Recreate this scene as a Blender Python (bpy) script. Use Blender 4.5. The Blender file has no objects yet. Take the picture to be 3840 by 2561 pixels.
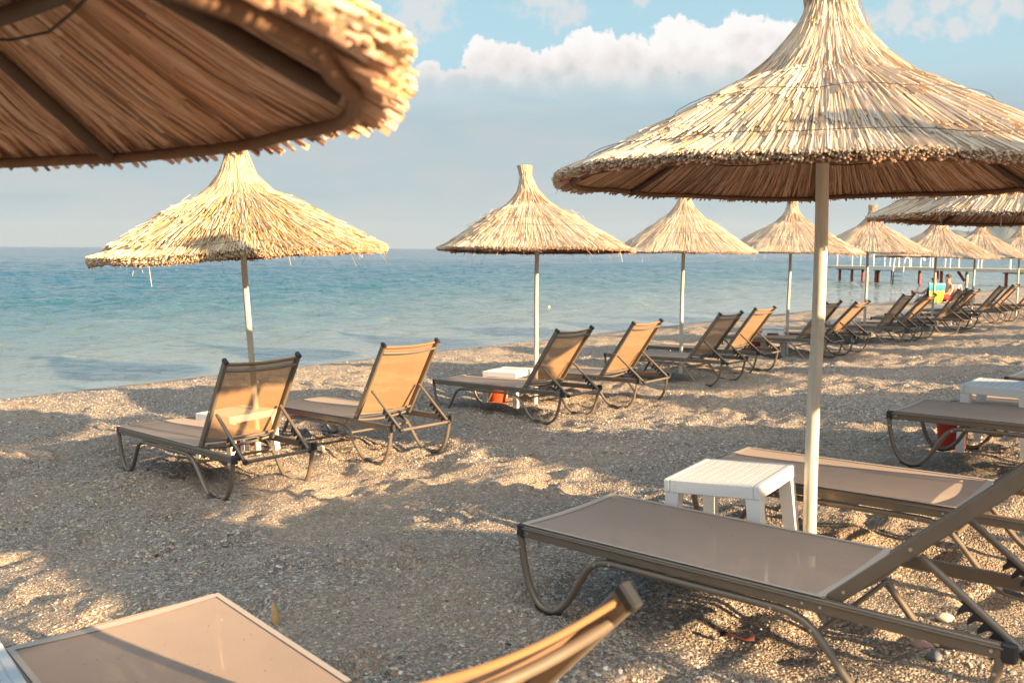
import bpy, math, random
import numpy as np
from mathutils import Vector, Matrix, Euler
R=math.radians
sc=bpy.context.scene
COL=sc.collection
rng=np.random.default_rng(7)
random.seed(7)

# ------------------------------------------------------------------ beach axes
UA=R(-42)                                   # loungers point their heads up the beach along U; V runs along the shore
U=np.array([math.cos(UA),math.sin(UA)]); V=np.array([-U[1],U[0]])
def uv(u,v): p=U*u+V*v; return float(p[0]),float(p[1])
def to_uv(x,y): return x*U[0]+y*U[1], x*V[0]+y*V[1]
PU=[-400,-60,-20,-14.6,-13.3,-12.2,-10,-7.4,-5.2,-2.6,-.4,3,8,14,60,400]
PZ=[-30,-8,-2.95,-2.22,-2.06,-1.95,-1.86,-1.775,-1.715,-1.49,-1.43,-1.26,-1.10,-.95,-.4,2]
SEA=-2.06
def gbase(u):
    u=np.asarray(u,float)
    return (np.interp(u-.25,PU,PZ)+np.interp(u,PU,PZ)*2+np.interp(u+.25,PU,PZ))/4
def gz(x,y): return float(gbase(to_uv(x,y)[0]))

# ------------------------------------------------------------------ numpy noise
def _h(ix,iy,s):
    n=(ix*374761393+iy*668265263+s*974711)&0x7fffffff
    n=((n^(n>>13))*1274126177)&0x7fffffff
    return ((n^(n>>16))&0xffff)/65535.0
def vnoise(x,y,s=0):
    ix=np.floor(x).astype(np.int64); iy=np.floor(y).astype(np.int64)
    fx=x-ix; fy=y-iy; fx=fx*fx*(3-2*fx); fy=fy*fy*(3-2*fy)
    a=_h(ix,iy,s);b=_h(ix+1,iy,s);c=_h(ix,iy+1,s);d=_h(ix+1,iy+1,s)
    return (a+(b-a)*fx+(c-a)*fy+(a-b-c+d)*fx*fy)*2-1

# ------------------------------------------------------------------ objects and tags
def link(o,parent=None):
    COL.objects.link(o)
    if parent is not None: o.parent=parent
    return o
def tag(o,label=None,cat=None,group=None,kind=None):
    if label: o['label']=label
    if cat: o['category']=cat
    if group: o['group']=group
    if kind: o['kind']=kind
    return o
def empty(name,loc=(0,0,0),rot=(0,0,0)):
    o=bpy.data.objects.new(name,None); o.empty_display_size=.1
    o.location=loc; o.rotation_euler=rot
    return link(o)
def np_mesh(name,verts,faces_list,mats,mat_idx=None,smooth=False):
    """verts (N,3); faces_list: list of (F,k) int arrays"""
    me=bpy.data.meshes.new(name)
    verts=np.asarray(verts,np.float32)
    me.vertices.add(len(verts)); me.vertices.foreach_set('co',verts.ravel())
    loops=np.concatenate([f.ravel() for f in faces_list]).astype(np.int32)
    sizes=np.concatenate([np.full(len(f),f.shape[1],np.int32) for f in faces_list])
    starts=np.concatenate([[0],np.cumsum(sizes)[:-1]]).astype(np.int32)
    me.loops.add(len(loops)); me.loops.foreach_set('vertex_index',loops)
    me.polygons.add(len(sizes)); me.polygons.foreach_set('loop_start',starts)
    for m in mats: me.materials.append(m)
    if mat_idx is not None: me.polygons.foreach_set('material_index',np.asarray(mat_idx,np.int32))
    me.polygons.foreach_set('use_smooth',np.full(len(sizes),smooth))
    me.update(calc_edges=True); me.validate()
    return me

class MB:
    """collects boxes, tubes and lathes; build() links them as one mesh object"""
    def __init__(s): s.v=[]; s.f=[]; s.sm=[]; s.mi=[]; s.cur=0
    def add(s,vs,fs,smooth=False,M=None):
        b=len(s.v)
        for p in vs:
            p=Vector(p)
            s.v.append(tuple(M@p) if M else tuple(p))
        for f in fs: s.f.append([b+i for i in f]); s.sm.append(smooth); s.mi.append(s.cur)
    def box(s,c,sz,M=None,taper=1.0,bev=0.0):
        x,y,z=[a/2 for a in sz]; cx,cy,cz=c
        if bev<=0:
            vs=[(cx+sx*x*(taper if k<0 else 1),cy+sy*y*(taper if k<0 else 1),cz+k*z) for k in(-1,1) for sx,sy in((-1,-1),(1,-1),(1,1),(-1,1))]
            fs=[(3,2,1,0),(4,5,6,7)]+[(i,(i+1)%4,(i+1)%4+4,i+4) for i in range(4)]
            s.add(vs,fs,False,M); return
        def ring(hx,hy,zz,b):
            return [(cx-hx+b,cy-hy,zz),(cx+hx-b,cy-hy,zz),(cx+hx,cy-hy+b,zz),(cx+hx,cy+hy-b,zz),(cx+hx-b,cy+hy,zz),(cx-hx+b,cy+hy,zz),(cx-hx,cy+hy-b,zz),(cx-hx,cy-hy+b,zz)]
        b=bev; tx,ty=x*taper,y*taper
        rs=[ring(tx-b,ty-b,cz-z,b*.5),ring(tx,ty,cz-z+b,b),ring(x,y,cz+z-b,b),ring(x-b,y-b,cz+z,b*.5)]
        vs=[p for r in rs for p in r]
        fs=[tuple(range(7,-1,-1)),tuple(range(24,32))]
        for k in range(3):
            for i in range(8): fs.append((k*8+i,k*8+(i+1)%8,k*8+8+(i+1)%8,k*8+8+i))
        s.add(vs,fs,False,M)
    def tube(s,path,r,n=8,caps=True,M=None,flat=None,up=None,closed=False):
        P=[Vector(p) for p in path]; m=len(P); vs=[];fs=[]
        rr=r if isinstance(r,(list,tuple)) else [r]*m
        prev=None
        for i in range(m):
            if closed: t=P[(i+1)%m]-P[i-1]
            else: t=P[min(i+1,m-1)]-P[max(i-1,0)]
            t.normalize()
            if up is not None: a=Vector(up)
            elif prev is not None: a=prev
            else: a=Vector((0,0,1)) if abs(t.z)<.9 else Vector((1,0,0))
            sd=t.cross(a)
            if sd.length<1e-6: sd=t.cross(Vector((0.3,1,.2)))
            sd.normalize(); nn=sd.cross(t).normalized(); prev=nn
            fa,fb=flat if flat else (1,1)
            for k in range(n):
                th=2*math.pi*(k+.5)/n
                vs.append(P[i]+sd*(math.cos(th)*rr[i]*fa)+nn*(math.sin(th)*rr[i]*fb))
        for i in range(m if closed else m-1):
            j=(i+1)%m
            for k in range(n): fs.append((i*n+k,i*n+(k+1)%n,j*n+(k+1)%n,j*n+k))
        s.add(vs,fs,True,M)
        if caps and not closed:
            s.add(vs[:n],[tuple(range(n-1,-1,-1))],False,M); s.add(vs[-n:],[tuple(range(n))],False,M)
    def lathe(s,prof,n=16,M=None,caps=True):
        vs=[];fs=[]
        for r,z in prof:
            for k in range(n): th=2*math.pi*k/n; vs.append((r*math.cos(th),r*math.sin(th),z))
        for i in range(len(prof)-1):
            for k in range(n): fs.append((i*n+k,i*n+(k+1)%n,(i+1)*n+(k+1)%n,(i+1)*n+k))
        s.add(vs,fs,True,M)
        if caps:
            s.add(vs[:n],[tuple(range(n-1,-1,-1))],False,M); s.add(vs[-n:],[tuple(range(n))],False,M)
    def ball(s,c,r,n=10,M=None,sc=(1,1,1)):
        vs=[];fs=[];m=n//2+1
        for i in range(m+1):
            a=math.pi*i/m
            for k in range(n):
                th=2*math.pi*k/n
                vs.append((c[0]+r*sc[0]*math.sin(a)*math.cos(th),c[1]+r*sc[1]*math.sin(a)*math.sin(th),c[2]+r*sc[2]*math.cos(a)))
        for i in range(m):
            for k in range(n): fs.append((i*n+k,(i+1)*n+k,(i+1)*n+(k+1)%n,i*n+(k+1)%n))
        s.add(vs,fs,True,M)
    def grid(s,P,smooth=True,M=None):
        a=len(P);b=len(P[0]); vs=[p for row in P for p in row]
        fs=[(i*b+j,i*b+j+1,(i+1)*b+j+1,(i+1)*b+j) for i in range(a-1) for j in range(b-1)]
        s.add(vs,fs,smooth,M)
    def mesh(s,name,mat):
        me=bpy.data.meshes.new(name); me.from_pydata(s.v,[],s.f)
        for m in (mat if isinstance(mat,(list,tuple)) else [mat]): me.materials.append(m)
        me.polygons.foreach_set('use_smooth',s.sm); me.polygons.foreach_set('material_index',s.mi); me.update(); return me
    def build(s,name,mat,parent=None,loc=None,rot=None):
        o=bpy.data.objects.new(name,s.mesh(name,mat))
        if loc: o.location=loc
        if rot: o.rotation_euler=rot
        return link(o,parent)

# ------------------------------------------------------------------ materials
class NT:
    def __init__(s,tree): s.t=tree; s.n=tree.nodes; s.l=tree.links
    def new(s,t,**kw):
        n=s.n.new(t)
        for k,v in kw.items():
            if k[0]=='_': setattr(n,k[1:],v)
            else:
                i=n.inputs[int(k[1:])] if (k[0]=='i' and k[1:].isdigit()) else n.inputs[k.replace('__',' ')]
                s.put(i,v)
        return n
    def put(s,i,v):
        if isinstance(v,bpy.types.NodeSocket): s.l.new(v,i)
        elif isinstance(v,bpy.types.Node): s.l.new(v.outputs[0],i)
        elif isinstance(v,(tuple,list)) and len(v)==3 and i.type=='RGBA': i.default_value=(*v,1)
        else: i.default_value=v
    def m(s,op,a,b=0.0,c=0.0,clamp=False):
        n=s.n.new('ShaderNodeMath'); n.operation=op; n.use_clamp=clamp
        s.put(n.inputs[0],a); s.put(n.inputs[1],b); s.put(n.inputs[2],c); return n.outputs[0]
    def ss(s,x,a,b,lo=0.,hi=1.):
        n=s.n.new('ShaderNodeMapRange'); n.interpolation_type='SMOOTHSTEP'
        s.put(n.inputs[0],x)
        for i,v in zip((1,2,3,4),(a,b,lo,hi)): n.inputs[i].default_value=v
        return n.outputs[0]
    def mix(s,f,a,b,blend='MIX'):
        n=s.n.new('ShaderNodeMix'); n.data_type='RGBA'; n.blend_type=blend
        s.put(n.inputs[0],f); s.put(n.inputs[6],a); s.put(n.inputs[7],b); return n.outputs[2]
    def ramp(s,f,stops,interp='LINEAR'):
        n=s.n.new('ShaderNodeValToRGB'); e=n.color_ramp; e.interpolation=interp
        while len(e.elements)<len(stops): e.elements.new(.5)
        for el,(p,c) in zip(e.elements,stops): el.position=p; el.color=(*c,1)
        s.put(n.inputs[0],f); return n.outputs[0]
    def noise(s,vec,scale,detail=3,rough=.55,dist=0.):
        n=s.n.new('ShaderNodeTexNoise'); s.put(n.inputs['Vector'],vec)
        n.inputs['Scale'].default_value=scale; n.inputs['Detail'].default_value=detail; n.inputs['Roughness'].default_value=rough; n.inputs['Distortion'].default_value=dist
        return n.outputs[0]
    def vor(s,vec,scale,feature='F1'):
        n=s.n.new('ShaderNodeTexVoronoi'); n.feature=feature; s.put(n.inputs['Vector'],vec); n.inputs['Scale'].default_value=scale; return n
    def bump(s,h,strength,dist,normal=None):
        n=s.n.new('ShaderNodeBump'); s.put(n.inputs['Height'],h); n.inputs['Strength'].default_value=strength; n.inputs['Distance'].default_value=dist
        if normal is not None: s.put(n.inputs['Normal'],normal)
        return n.outputs[0]
    def pos(s,sc_=(1,1,1),obj=True):
        tc=s.n.new('ShaderNodeTexCoord')
        o=tc.outputs['Object']
        if sc_!=(1,1,1):
            mp=s.n.new('ShaderNodeMapping'); s.l.new(o,mp.inputs[0]); mp.inputs['Scale'].default_value=sc_; o=mp.outputs[0]
        return o
    def geo(s,out): return s.n.new('ShaderNodeNewGeometry').outputs[out]
def material(name):
    m=bpy.data.materials.new(name); m.use_nodes=True; t=NT(m.node_tree)
    return m,t,m.node_tree.nodes['Principled BSDF'],m.node_tree.nodes['Material Output']
MAT={}
def simple(name,col,rough=.5,metal=0.,var=.12,scale=8,bumpd=0.,spec=.5):
    m,t,b,o=material(name)
    n=t.noise(t.pos(),scale,4)
    c=t.mix(n,tuple(x*(1-var) for x in col),tuple(min(1,x*(1+var)) for x in col))
    t.put(b.inputs['Base Color'],c); t.put(b.inputs['Roughness'],t.m('ADD',t.m('MULTIPLY',n,.2),rough-.1)); b.inputs['Metallic'].default_value=metal
    b.inputs['Specular IOR Level'].default_value=spec
    if bumpd: t.put(b.inputs['Normal'],t.bump(t.noise(t.pos(),scale*6,3),.5,bumpd))
    MAT[name]=m; return m
simple('metal',(.178,.148,.116),.36,.3,.16,9)
simple('black_plastic',(.02,.022,.026),.5,0,.1)
simple('steel',(.6,.6,.6),.3,.9,.05)
simple('white_plastic',(.78,.79,.79),.42,0,.04,6)
_m=MAT['white_plastic']; _t=NT(_m.node_tree); _b=_m.node_tree.nodes['Principled BSDF']; _c=_b.inputs['Base Color'].links[0].from_socket
_t.put(_b.inputs['Base Color'],_t.mix(_t.ss(_t.noise(_t.pos((1,1,.4)),7,5,.7),.56,.74,0,.35),_c,(.50,.46,.38)))
simple('red_plastic',(.42,.035,.02),.45,0,.12,5)
simple('orange_plastic',(.52,.07,.02),.45,0,.12,5)
simple('rib_wood',(.075,.05,.036),.75,0,.35,30,.003)
simple('wire',(.05,.045,.04),.6,.3,.1)
simple('wrap',(.16,.09,.055),.85,0,.35,40,.003)
simple('skin',(.52,.27,.18),.5,0,.08,9)
simple('skin_tan',(.40,.19,.12),.5,0,.08,9)
simple('hair_brown',(.06,.03,.018),.7,0,.4,60,.004)
simple('hair_grey',(.12,.07,.05),.7,0,.3,60)
simple('shorts_red',(.40,.02,.03),.8,0,.3,12)
simple('shorts_dark',(.03,.035,.07),.85,0,.3,14)
simple('white_cloth',(.72,.70,.68),.9,0,.06,12)
simple('bag_dark',(.03,.035,.04),.8,0,.3,12)
simple('eye_dark',(.02,.015,.012),.3)
simple('lip',(.40,.13,.11),.5)
simple('pier_post',(.30,.055,.03),.7,0,.5,5,.004)
simple('pier_light_post',(.55,.50,.42),.7,0,.25,6)
simple('pier_white',(.74,.72,.70),.55,0,.1,6)
simple('pier_edge',(.56,.51,.42),.8,0,.3,3)
simple('leaf_dry',(.42,.27,.12),.7,0,.3,40)
simple('leaf_rust',(.40,.17,.06),.7,0,.3,40)
simple('stone_pink',(.40,.27,.24),.7,0,.2,30,.002)
simple('stone_pale',(.55,.48,.38),.7,0,.2,30,.002)
simple('stone_slate',(.12,.15,.18),.7,0,.2,30,.002)
simple('scrap_red',(.07,.014,.012),.7,0,.4,60)
simple('hill_green',(.10,.12,.10),.9,0,.3,.004)
simple('bottle_glass',(.25,.06,.03),.2,0,.1)
simple('paper_label',(.75,.72,.68),.6,0,.05)

def straw_mat(name,stops,dark,transl=.0):
    m,t,b,o=material(name)
    r=t.geo('Random Per Island')
    p=t.pos()
    n=t.noise(p,26,3); n2=t.noise(p,2.2,3)
    c=t.ramp(r,stops)
    c=t.mix(t.ss(n,.55,.8,0,.4),c,dark)                   # nodes and weathered blotches along each reed
    c=t.mix(t.ss(n2,.45,.7,0,.25),c,(.52,.47,.40))
    t.put(b.inputs['Base Color'],c); b.inputs['Roughness'].default_value=.55
    b.inputs['Specular IOR Level'].default_value=.4
    if transl:
        tr=t.new('ShaderNodeBsdfTranslucent',Color=c); mx=t.new('ShaderNodeMixShader'); mx.inputs[0].default_value=transl
        t.l.new(b.outputs[0],mx.inputs[1]); t.l.new(tr.outputs[0],mx.inputs[2]); t.l.new(mx.outputs[0],o.inputs[0])
    MAT[name]=m
straw_mat('straw_pale',[(0,(.26,.16,.09)),(.10,(.48,.34,.21)),(.3,(0.473,0.378,0.275)),(.55,(0.550,0.482,0.404)),(.80,(0.611,0.576,0.525)),(.93,(.66,.48,.28)),(1,(.56,.34,.15))],(.40,.27,.16))
straw_mat('straw_brown',[(0,(.13,.07,.03)),(.2,(.15,.08,.036)),(.5,(.20,.115,.055)),(.8,(.27,.17,.09)),(1,(.32,.15,.055))],(.32,.19,.09))
straw_mat('straw_gold',[(0,(.30,.17,.06)),(.12,(.54,.36,.15)),(.35,(0.516,0.404,0.241)),(.62,(0.585,0.516,0.396)),(.86,(0.636,0.593,0.516)),(1,(.62,.38,.13))],(.46,.29,.13))
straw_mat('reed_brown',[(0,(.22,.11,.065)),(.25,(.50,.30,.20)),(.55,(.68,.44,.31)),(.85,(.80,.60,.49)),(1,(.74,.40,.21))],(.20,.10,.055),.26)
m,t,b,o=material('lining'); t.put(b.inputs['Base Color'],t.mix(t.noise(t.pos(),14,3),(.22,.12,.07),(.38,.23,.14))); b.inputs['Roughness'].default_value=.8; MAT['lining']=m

# woven sling fabric, lets part of the light and the view through
def fabric(name,col,see,trans):
    m,t,b,o=material(name)
    p=t.pos(); n=t.noise(p,5,4); w=t.noise(p,160,2,.7)
    c=t.mix(n,tuple(x*.85 for x in col),tuple(x*1.12 for x in col))
    c=t.mix(t.ss(t.noise(p,1.7,4,.65),.5,.72,0,.3),c,tuple(min(1,x*1.35+.04) for x in col))
    wv1=t.new('ShaderNodeTexWave',Vector=p); wv1.inputs['Scale'].default_value=70; wv1.inputs['Distortion'].default_value=.4
    c=t.mix(t.m('MULTIPLY',wv1.outputs[0],.16),c,tuple(x*.55 for x in col))
    sp=t.vor(p,34); spots=t.m('MULTIPLY',t.m('LESS_THAN',sp.outputs['Distance'],.12),t.ss(t.noise(p,9,1),.52,.6))
    c=t.mix(t.m('MULTIPLY',spots,.6),c,(.05,.035,.03))
    t.put(b.inputs['Base Color'],c); b.inputs['Roughness'].default_value=.88; b.inputs['Specular IOR Level'].default_value=.12
    b.inputs['Sheen Weight'].default_value=.15
    t.put(b.inputs['Normal'],t.bump(w,.25,.002))
    tl=t.new('ShaderNodeBsdfTranslucent',Color=tuple(min(1,x*1.5) for x in col)); tp=t.new('ShaderNodeBsdfTransparent')
    a=t.new('ShaderNodeMixShader',i0=trans); t.l.new(b.outputs[0],a.inputs[1]); t.l.new(tl.outputs[0],a.inputs[2])
    a2=t.new('ShaderNodeMixShader',i0=see); t.l.new(a.outputs[0],a2.inputs[1]); t.l.new(tp.outputs[0],a2.inputs[2])
    t.l.new(a2.outputs[0],o.inputs[0]); MAT[name]=m
fabric('sling',(.385,.295,.242),.04,.12)
fabric('sling_back',(.37,.215,.10),.20,.20)
simple('hem',(.44,.39,.34),.7,0,.06,30)

# pale timber pole
m,t,b,o=material('pole_wood')
p=t.pos((14,14,1.2)); n=t.noise(p,3,5,.6,.4)
c=t.ramp(n,[(.25,(.40,.36,.29)),(.5,(.58,.54,.46)),(.75,(.68,.64,.56))])
c=t.mix(t.ss(t.noise(t.pos(),3,3),.56,.7,0,.3),c,(.38,.29,.18))
t.put(b.inputs['Base Color'],c); b.inputs['Roughness'].default_value=.5; t.put(b.inputs['Normal'],t.bump(n,.3,.004)); MAT['pole_wood']=m

# decking
m,t,b,o=material('deck_wood'); p=t.pos()
w=t.new('ShaderNodeTexWave',Vector=p); w.inputs['Scale'].default_value=3; w.inputs['Distortion'].default_value=2
t.put(b.inputs['Base Color'],t.mix(w,(.42,.32,.2),(.55,.43,.28))); b.inputs['Roughness'].default_value=.8; MAT['deck_wood']=m

# towel: turquoise over yellow-green with pale bands
m,t,b,o=material('beach_towel'); p=t.pos(); sp=t.new('ShaderNodeSeparateXYZ',Vector=p)
n=t.noise(p,5,3)
hz=t.m('ADD',sp.outputs[2],t.m('MULTIPLY',t.m('ADD',n,-.5),.18)); hz=t.m('ADD',hz,t.m('MULTIPLY',sp.outputs[0],.22))
c=t.ramp(t.m('ADD',t.m('MULTIPLY',hz,1.25),.5),[(0,(.05,.42,.42)),(.10,(.36,.46,.08)),(.30,(.52,.53,.06)),(.50,(.56,.53,.08)),(.60,(.05,.32,.42)),(.8,(.07,.40,.50)),(1,(.45,.56,.5))],'EASE')
t.put(b.inputs['Base Color'],c); b.inputs['Roughness'].default_value=.95
tl=t.new('ShaderNodeBsdfTranslucent',Color=c); a=t.new('ShaderNodeMixShader',i0=.25); t.l.new(b.outputs[0],a.inputs[1]); t.l.new(tl.outputs[0],a.inputs[2]); t.l.new(a.outputs[0],o.inputs[0])
MAT['beach_towel']=m

# pebbles
PEB=[(0,(.060,.060,.062)),(.12,(.16,.15,.135)),(.26,(.29,.255,.215)),(.40,(.40,.34,.27)),(.50,(.20,.235,.255)),(.60,(.47,.39,.30)),(.74,(.53,.44,.34)),(.82,(.36,.195,.13)),(.88,(.27,.32,.35)),(.94,(.60,.54,.46)),(1,(.78,.74,.67))]
m,t,b,o=material('pebble_stone')
c=t.ramp(t.geo('Random Per Island'),PEB); c=t.mix(t.ss(t.noise(t.pos(),60,3),.5,.7,0,.35),c,(.2,.18,.15))
t.put(b.inputs['Base Color'],c); b.inputs['Roughness'].default_value=.6; MAT['pebble_stone']=m

# shingle ground
m,t,b,o=material('shingle'); p=t.pos()
wp=t.new('ShaderNodeVectorMath',_operation='MULTIPLY_ADD'); t.put(wp.inputs[0],t.n.new('ShaderNodeTexNoise').outputs['Color'])
nz=[n for n in t.n if n.type=='TEX_NOISE'][-1]; t.put(nz.inputs['Vector'],p); nz.inputs['Scale'].default_value=60
wp.inputs[1].default_value=(.008,.008,.008); t.put(wp.inputs[2],p); q=wp.outputs[0]
v1=t.vor(q,98); v2=t.vor(q,62); v3=t.vor(q,200)
sel=t.ss(t.new('ShaderNodeSeparateColor',Color=v2.outputs['Color']).outputs[1],.55,.6)
r1=t.new('ShaderNodeSeparateColor',Color=v1.outputs['Color']).outputs[0]; r2=t.new('ShaderNodeSeparateColor',Color=v2.outputs['Color']).outputs[0]; r3=t.new('ShaderNodeSeparateColor',Color=v3.outputs['Color']).outputs[0]
ca=t.ramp(r1,PEB); cb=t.ramp(r2,PEB); cc=t.ramp(r3,PEB)
c=t.mix(.22,ca,cc); c=t.mix(sel,c,cb)
h1=t.m('SUBTRACT',1,t.m('MULTIPLY',v1.outputs['Distance'],1.4)); h2=t.m('SUBTRACT',1.3,t.m('MULTIPLY',v2.outputs['Distance'],1.4))
hh=t.m('MAXIMUM',h1,t.m('MULTIPLY',h2,sel))
c=t.mix(t.ss(hh,.15,.55,.75,0),c,(.11,.09,.07))  # gaps between pebbles darkened in the colour, standing in for shade
big=t.noise(p,.55,4); c=t.mix(t.ss(big,.42,.62,0,.45),c,(.38,.295,.205)); 
xyz=t.new('ShaderNodeSeparateXYZ',Vector=p)
wet=t.m('ADD',xyz.outputs[2],t.m('MULTIPLY',t.noise(p,.8,3),.05))
wetf=t.ss(wet,SEA+.03,SEA+.10,1,0)
c=t.mix(wetf,c,t.mix(1,c,(.45,.44,.43),'MULTIPLY'))
t.put(b.inputs['Base Color'],c); t.put(b.inputs['Roughness'],t.m('SUBTRACT',.75,t.m('MULTIPLY',wetf,.45)))
t.put(b.inputs['Normal'],t.bump(hh,1.0,.009,t.bump(t.noise(p,22,4),.6,.03)))
MAT['shingle']=m

# sea
m,t,b,o=material('sea_water'); p=t.pos()
ls=t.new('ShaderNodeVectorMath',_operation='DOT_PRODUCT',Vector=p); ls.inputs[1].default_value=(-U[0],-U[1],0)
off=t.m('SUBTRACT',ls.outputs['Value'],13.3)                     # metres out from the waterline
depth=t.m('SUBTRACT',1,t.m('POWER',2.718,t.m('MULTIPLY',off,-.030)))
patch=t.noise(t.pos((.05,.02,1)),1,3)
dc=t.ramp(t.m('ADD',depth,t.m('MULTIPLY',t.m('SUBTRACT',patch,.5),.2)),[(0,(.21,.24,.235)),(.2,(.125,.175,.18)),(.45,(.040,.116,.152)),(.7,(.014,.088,.148)),(1,(.006,.068,.138))])
t.put(b.inputs['Base Color'],dc); b.inputs['Roughness'].default_value=.06; b.inputs['Subsurface Weight'].default_value=.85; b.inputs['Subsurface Radius'].default_value=(1.3,1.8,1.8); b.inputs['Subsurface Scale'].default_value=1.0; b.inputs['IOR'].default_value=1.33
rot=t.n.new('ShaderNodeMapping'); t.put(rot.inputs[0],p); rot.inputs['Rotation'].default_value=(0,0,R(14)); rot.inputs['Scale'].default_value=(.75,1.25,1)
w1=t.noise(rot.outputs[0],1.1,4,.55,.5); w2=t.noise(rot.outputs[0],4.2,3,.55,.3); w3=t.noise(rot.outputs[0],.11,3,.5)
gust=t.noise(t.pos((.11,.05,1)),1,3)
calm=t.ss(t.m('ADD',off,t.m('MULTIPLY',t.m('SUBTRACT',gust,.5),30)),-6,34,.16,1.0)
f1=t.ss(w1,.53,.68); f2=t.ss(t.noise(rot.outputs[0],2.6,3,.6,.6),.56,.70)
nb=t.bump(t.m('MULTIPLY',w1,calm),.8,.14); nb=t.bump(t.m('MULTIPLY',w2,calm),.8,.045,nb)
nb=t.bump(t.m('MULTIPLY',f1,calm),.95,.14,nb); nb=t.bump(t.m('MULTIPLY',f2,t.m('POWER',calm,.6)),.95,.085,nb); nb=t.bump(w3,.5,.5,nb)
t.put(b.inputs['Normal'],nb); MAT['sea_water']=m

# ------------------------------------------------------------------ ground
def axis_lines(segs):
    out=[]
    for a,b,d in segs: out+=list(np.arange(a,b,d))
    return np.array(out+[segs[-1][1]])
gu=axis_lines([(-400,-60,34),(-60,-20,4),(-20,-14.6,.35),(-14.6,-11,.08),(-11,-8,.06),(-8,1,.036),(1,4,.09),(4,14,.5),(14,60,5),(60,400,40)])
gv=axis_lines([(-300,-40,30),(-40,-6,2),(-6,-.5,.2),(-.5,9,.036),(9,14,.06),(14,24,.1),(24,45,.25),(45,90,1),(90,300,10),(300,1500,100)])
GU,GV=np.meshgrid(gu,gv,indexing='ij')
def lumps(u,v,feet=True):
    fade=np.clip((u+13.2)/1.2,.15,1)
    near=np.clip(1.3-np.abs(v-6)/90,.0,1)
    wu=u+.12*vnoise(u*2.2,v*2.2,31); wv=v+.12*vnoise(u*2.2,v*2.2,32)
    z=.030*vnoise(u*.9,v*.9,1)+.026*vnoise(wu*2.3,wv*2.3,2)+.025*vnoise(wu*4.6,wv*4.6,3)+.0125*vnoise(u*9,v*9,4)
    z+=.006*vnoise(u*19,v*19,5)
    return z*fade*near
GZ=gbase(GU)+lumps(GU,GV)
# footprints pressed into the shingle
iu0=np.searchsorted(gu,-12); 
for k in range(2100):
    cu=rng.uniform(-11.5,2.5); cv=rng.uniform(-1,26) if k<1650 else rng.uniform(14,45)
    if cv>rng.uniform(8,48): continue
    a=rng.uniform(0,6.28); L_,W_=rng.uniform(.11,.17),rng.uniform(.055,.085); dp=rng.uniform(.018,.052)
    i0,i1=np.searchsorted(gu,[cu-.5,cu+.5]); j0,j1=np.searchsorted(gv,[cv-.5,cv+.5])
    if i1-i0<3 or j1-j0<3: continue
    du=GU[i0:i1,j0:j1]-cu; dv=GV[i0:i1,j0:j1]-cv
    e=np.sqrt(((du*math.cos(a)+dv*math.sin(a))/L_)**2+((-du*math.sin(a)+dv*math.cos(a))/W_)**2)
    GZ[i0:i1,j0:j1]+= -dp*np.exp(-e**2*1.1)+dp*.45*np.exp(-((e-1.7)/.5)**2)
mu_,mv_=to_uv(2.45+.93*.749+.325*.663,5.83-.93*.663+.325*.749)
GZ+=.075*np.exp(-(((GU-mu_)/1.25)**2+((GV-mv_)/.85)**2))          # the shingle is heaped up a little here
nu,nv=GU.shape
gv_=np.stack([GU*U[0]+GV*V[0],GU*U[1]+GV*V[1],GZ],-1).reshape(-1,3)
idx=np.arange(nu*nv).reshape(nu,nv)
gf=np.stack([idx[:-1,:-1],idx[1:,:-1],idx[1:,1:],idx[:-1,1:]],-1).reshape(-1,4)
ground=link(bpy.data.objects.new('beach_ground',np_mesh('beach_ground',gv_,[gf],[MAT['shingle']],smooth=True)))
tag(ground,'trodden grey brown pebble beach sloping down to the water','beach',kind='structure')
def ground_at(u,v):
    i=np.clip(np.searchsorted(gu,u)-1,0,nu-2); j=np.clip(np.searchsorted(gv,v)-1,0,nv-2)
    fu=(u-gu[i])/(gu[i+1]-gu[i]); fv=(v-gv[j])/(gv[j+1]-gv[j])
    return GZ[i,j]*(1-fu)*(1-fv)+GZ[i+1,j]*fu*(1-fv)+GZ[i,j+1]*(1-fu)*fv+GZ[i+1,j+1]*fu*fv

# loose pebbles lying on it
def pebbles(n,sampler,smin,smax):
    base=[];f=[]
    # rounded 14-face stone: octagon belt + top and bottom rings
    ringn=6
    for zz,rr in((-.5,.55),(0,1),(.5,.6)):
        for k in range(ringn): th=2*math.pi*(k+(.5 if zz else 0))/ringn; base.append((rr*math.cos(th),rr*math.sin(th),zz))
    base=np.array(base,np.float32)
    for k in range(ringn):
        for r0 in(0,6): f.append((r0+k,r0+(k+1)%6,r0+6+(k+1)%6,r0+6+k))
    f=np.array(f); top=np.array([[12,13,14,15,16,17]])
    u,v=sampler(n); z=ground_at(u,v)
    s=np.exp(rng.uniform(np.log(smin),np.log(smax),n))
    a=rng.uniform(0,6.28,n); asp=rng.uniform(.6,1,n); fl=rng.uniform(.35,.75,n)
    P=base[None]*np.stack([s,s*asp,s*fl],-1)[:,None,:]
    P+=rng.normal(0,1,P.shape)*(s*.10)[:,None,None]
    ca,sa=np.cos(a)[:,None],np.sin(a)[:,None]
    tx=rng.normal(0,.3,n)[:,None]; ty=rng.normal(0,.3,n)[:,None]
    x=P[:,:,0]*ca-P[:,:,1]*sa; y=P[:,:,0]*sa+P[:,:,1]*ca; zz=P[:,:,2]+x*tx+y*ty
    X=u*U[0]+v*V[0]; Y=u*U[1]+v*V[1]
    vs=np.stack([x+X[:,None],y+Y[:,None],zz+(z+s*fl*.12)[:,None]],-1)
    m=len(base); offs=(np.arange(n)*m)[:,None,None]
    return vs.reshape(-1,3),(f[None]+offs).reshape(-1,4),(top[None]+offs).reshape(-1,6)
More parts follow.
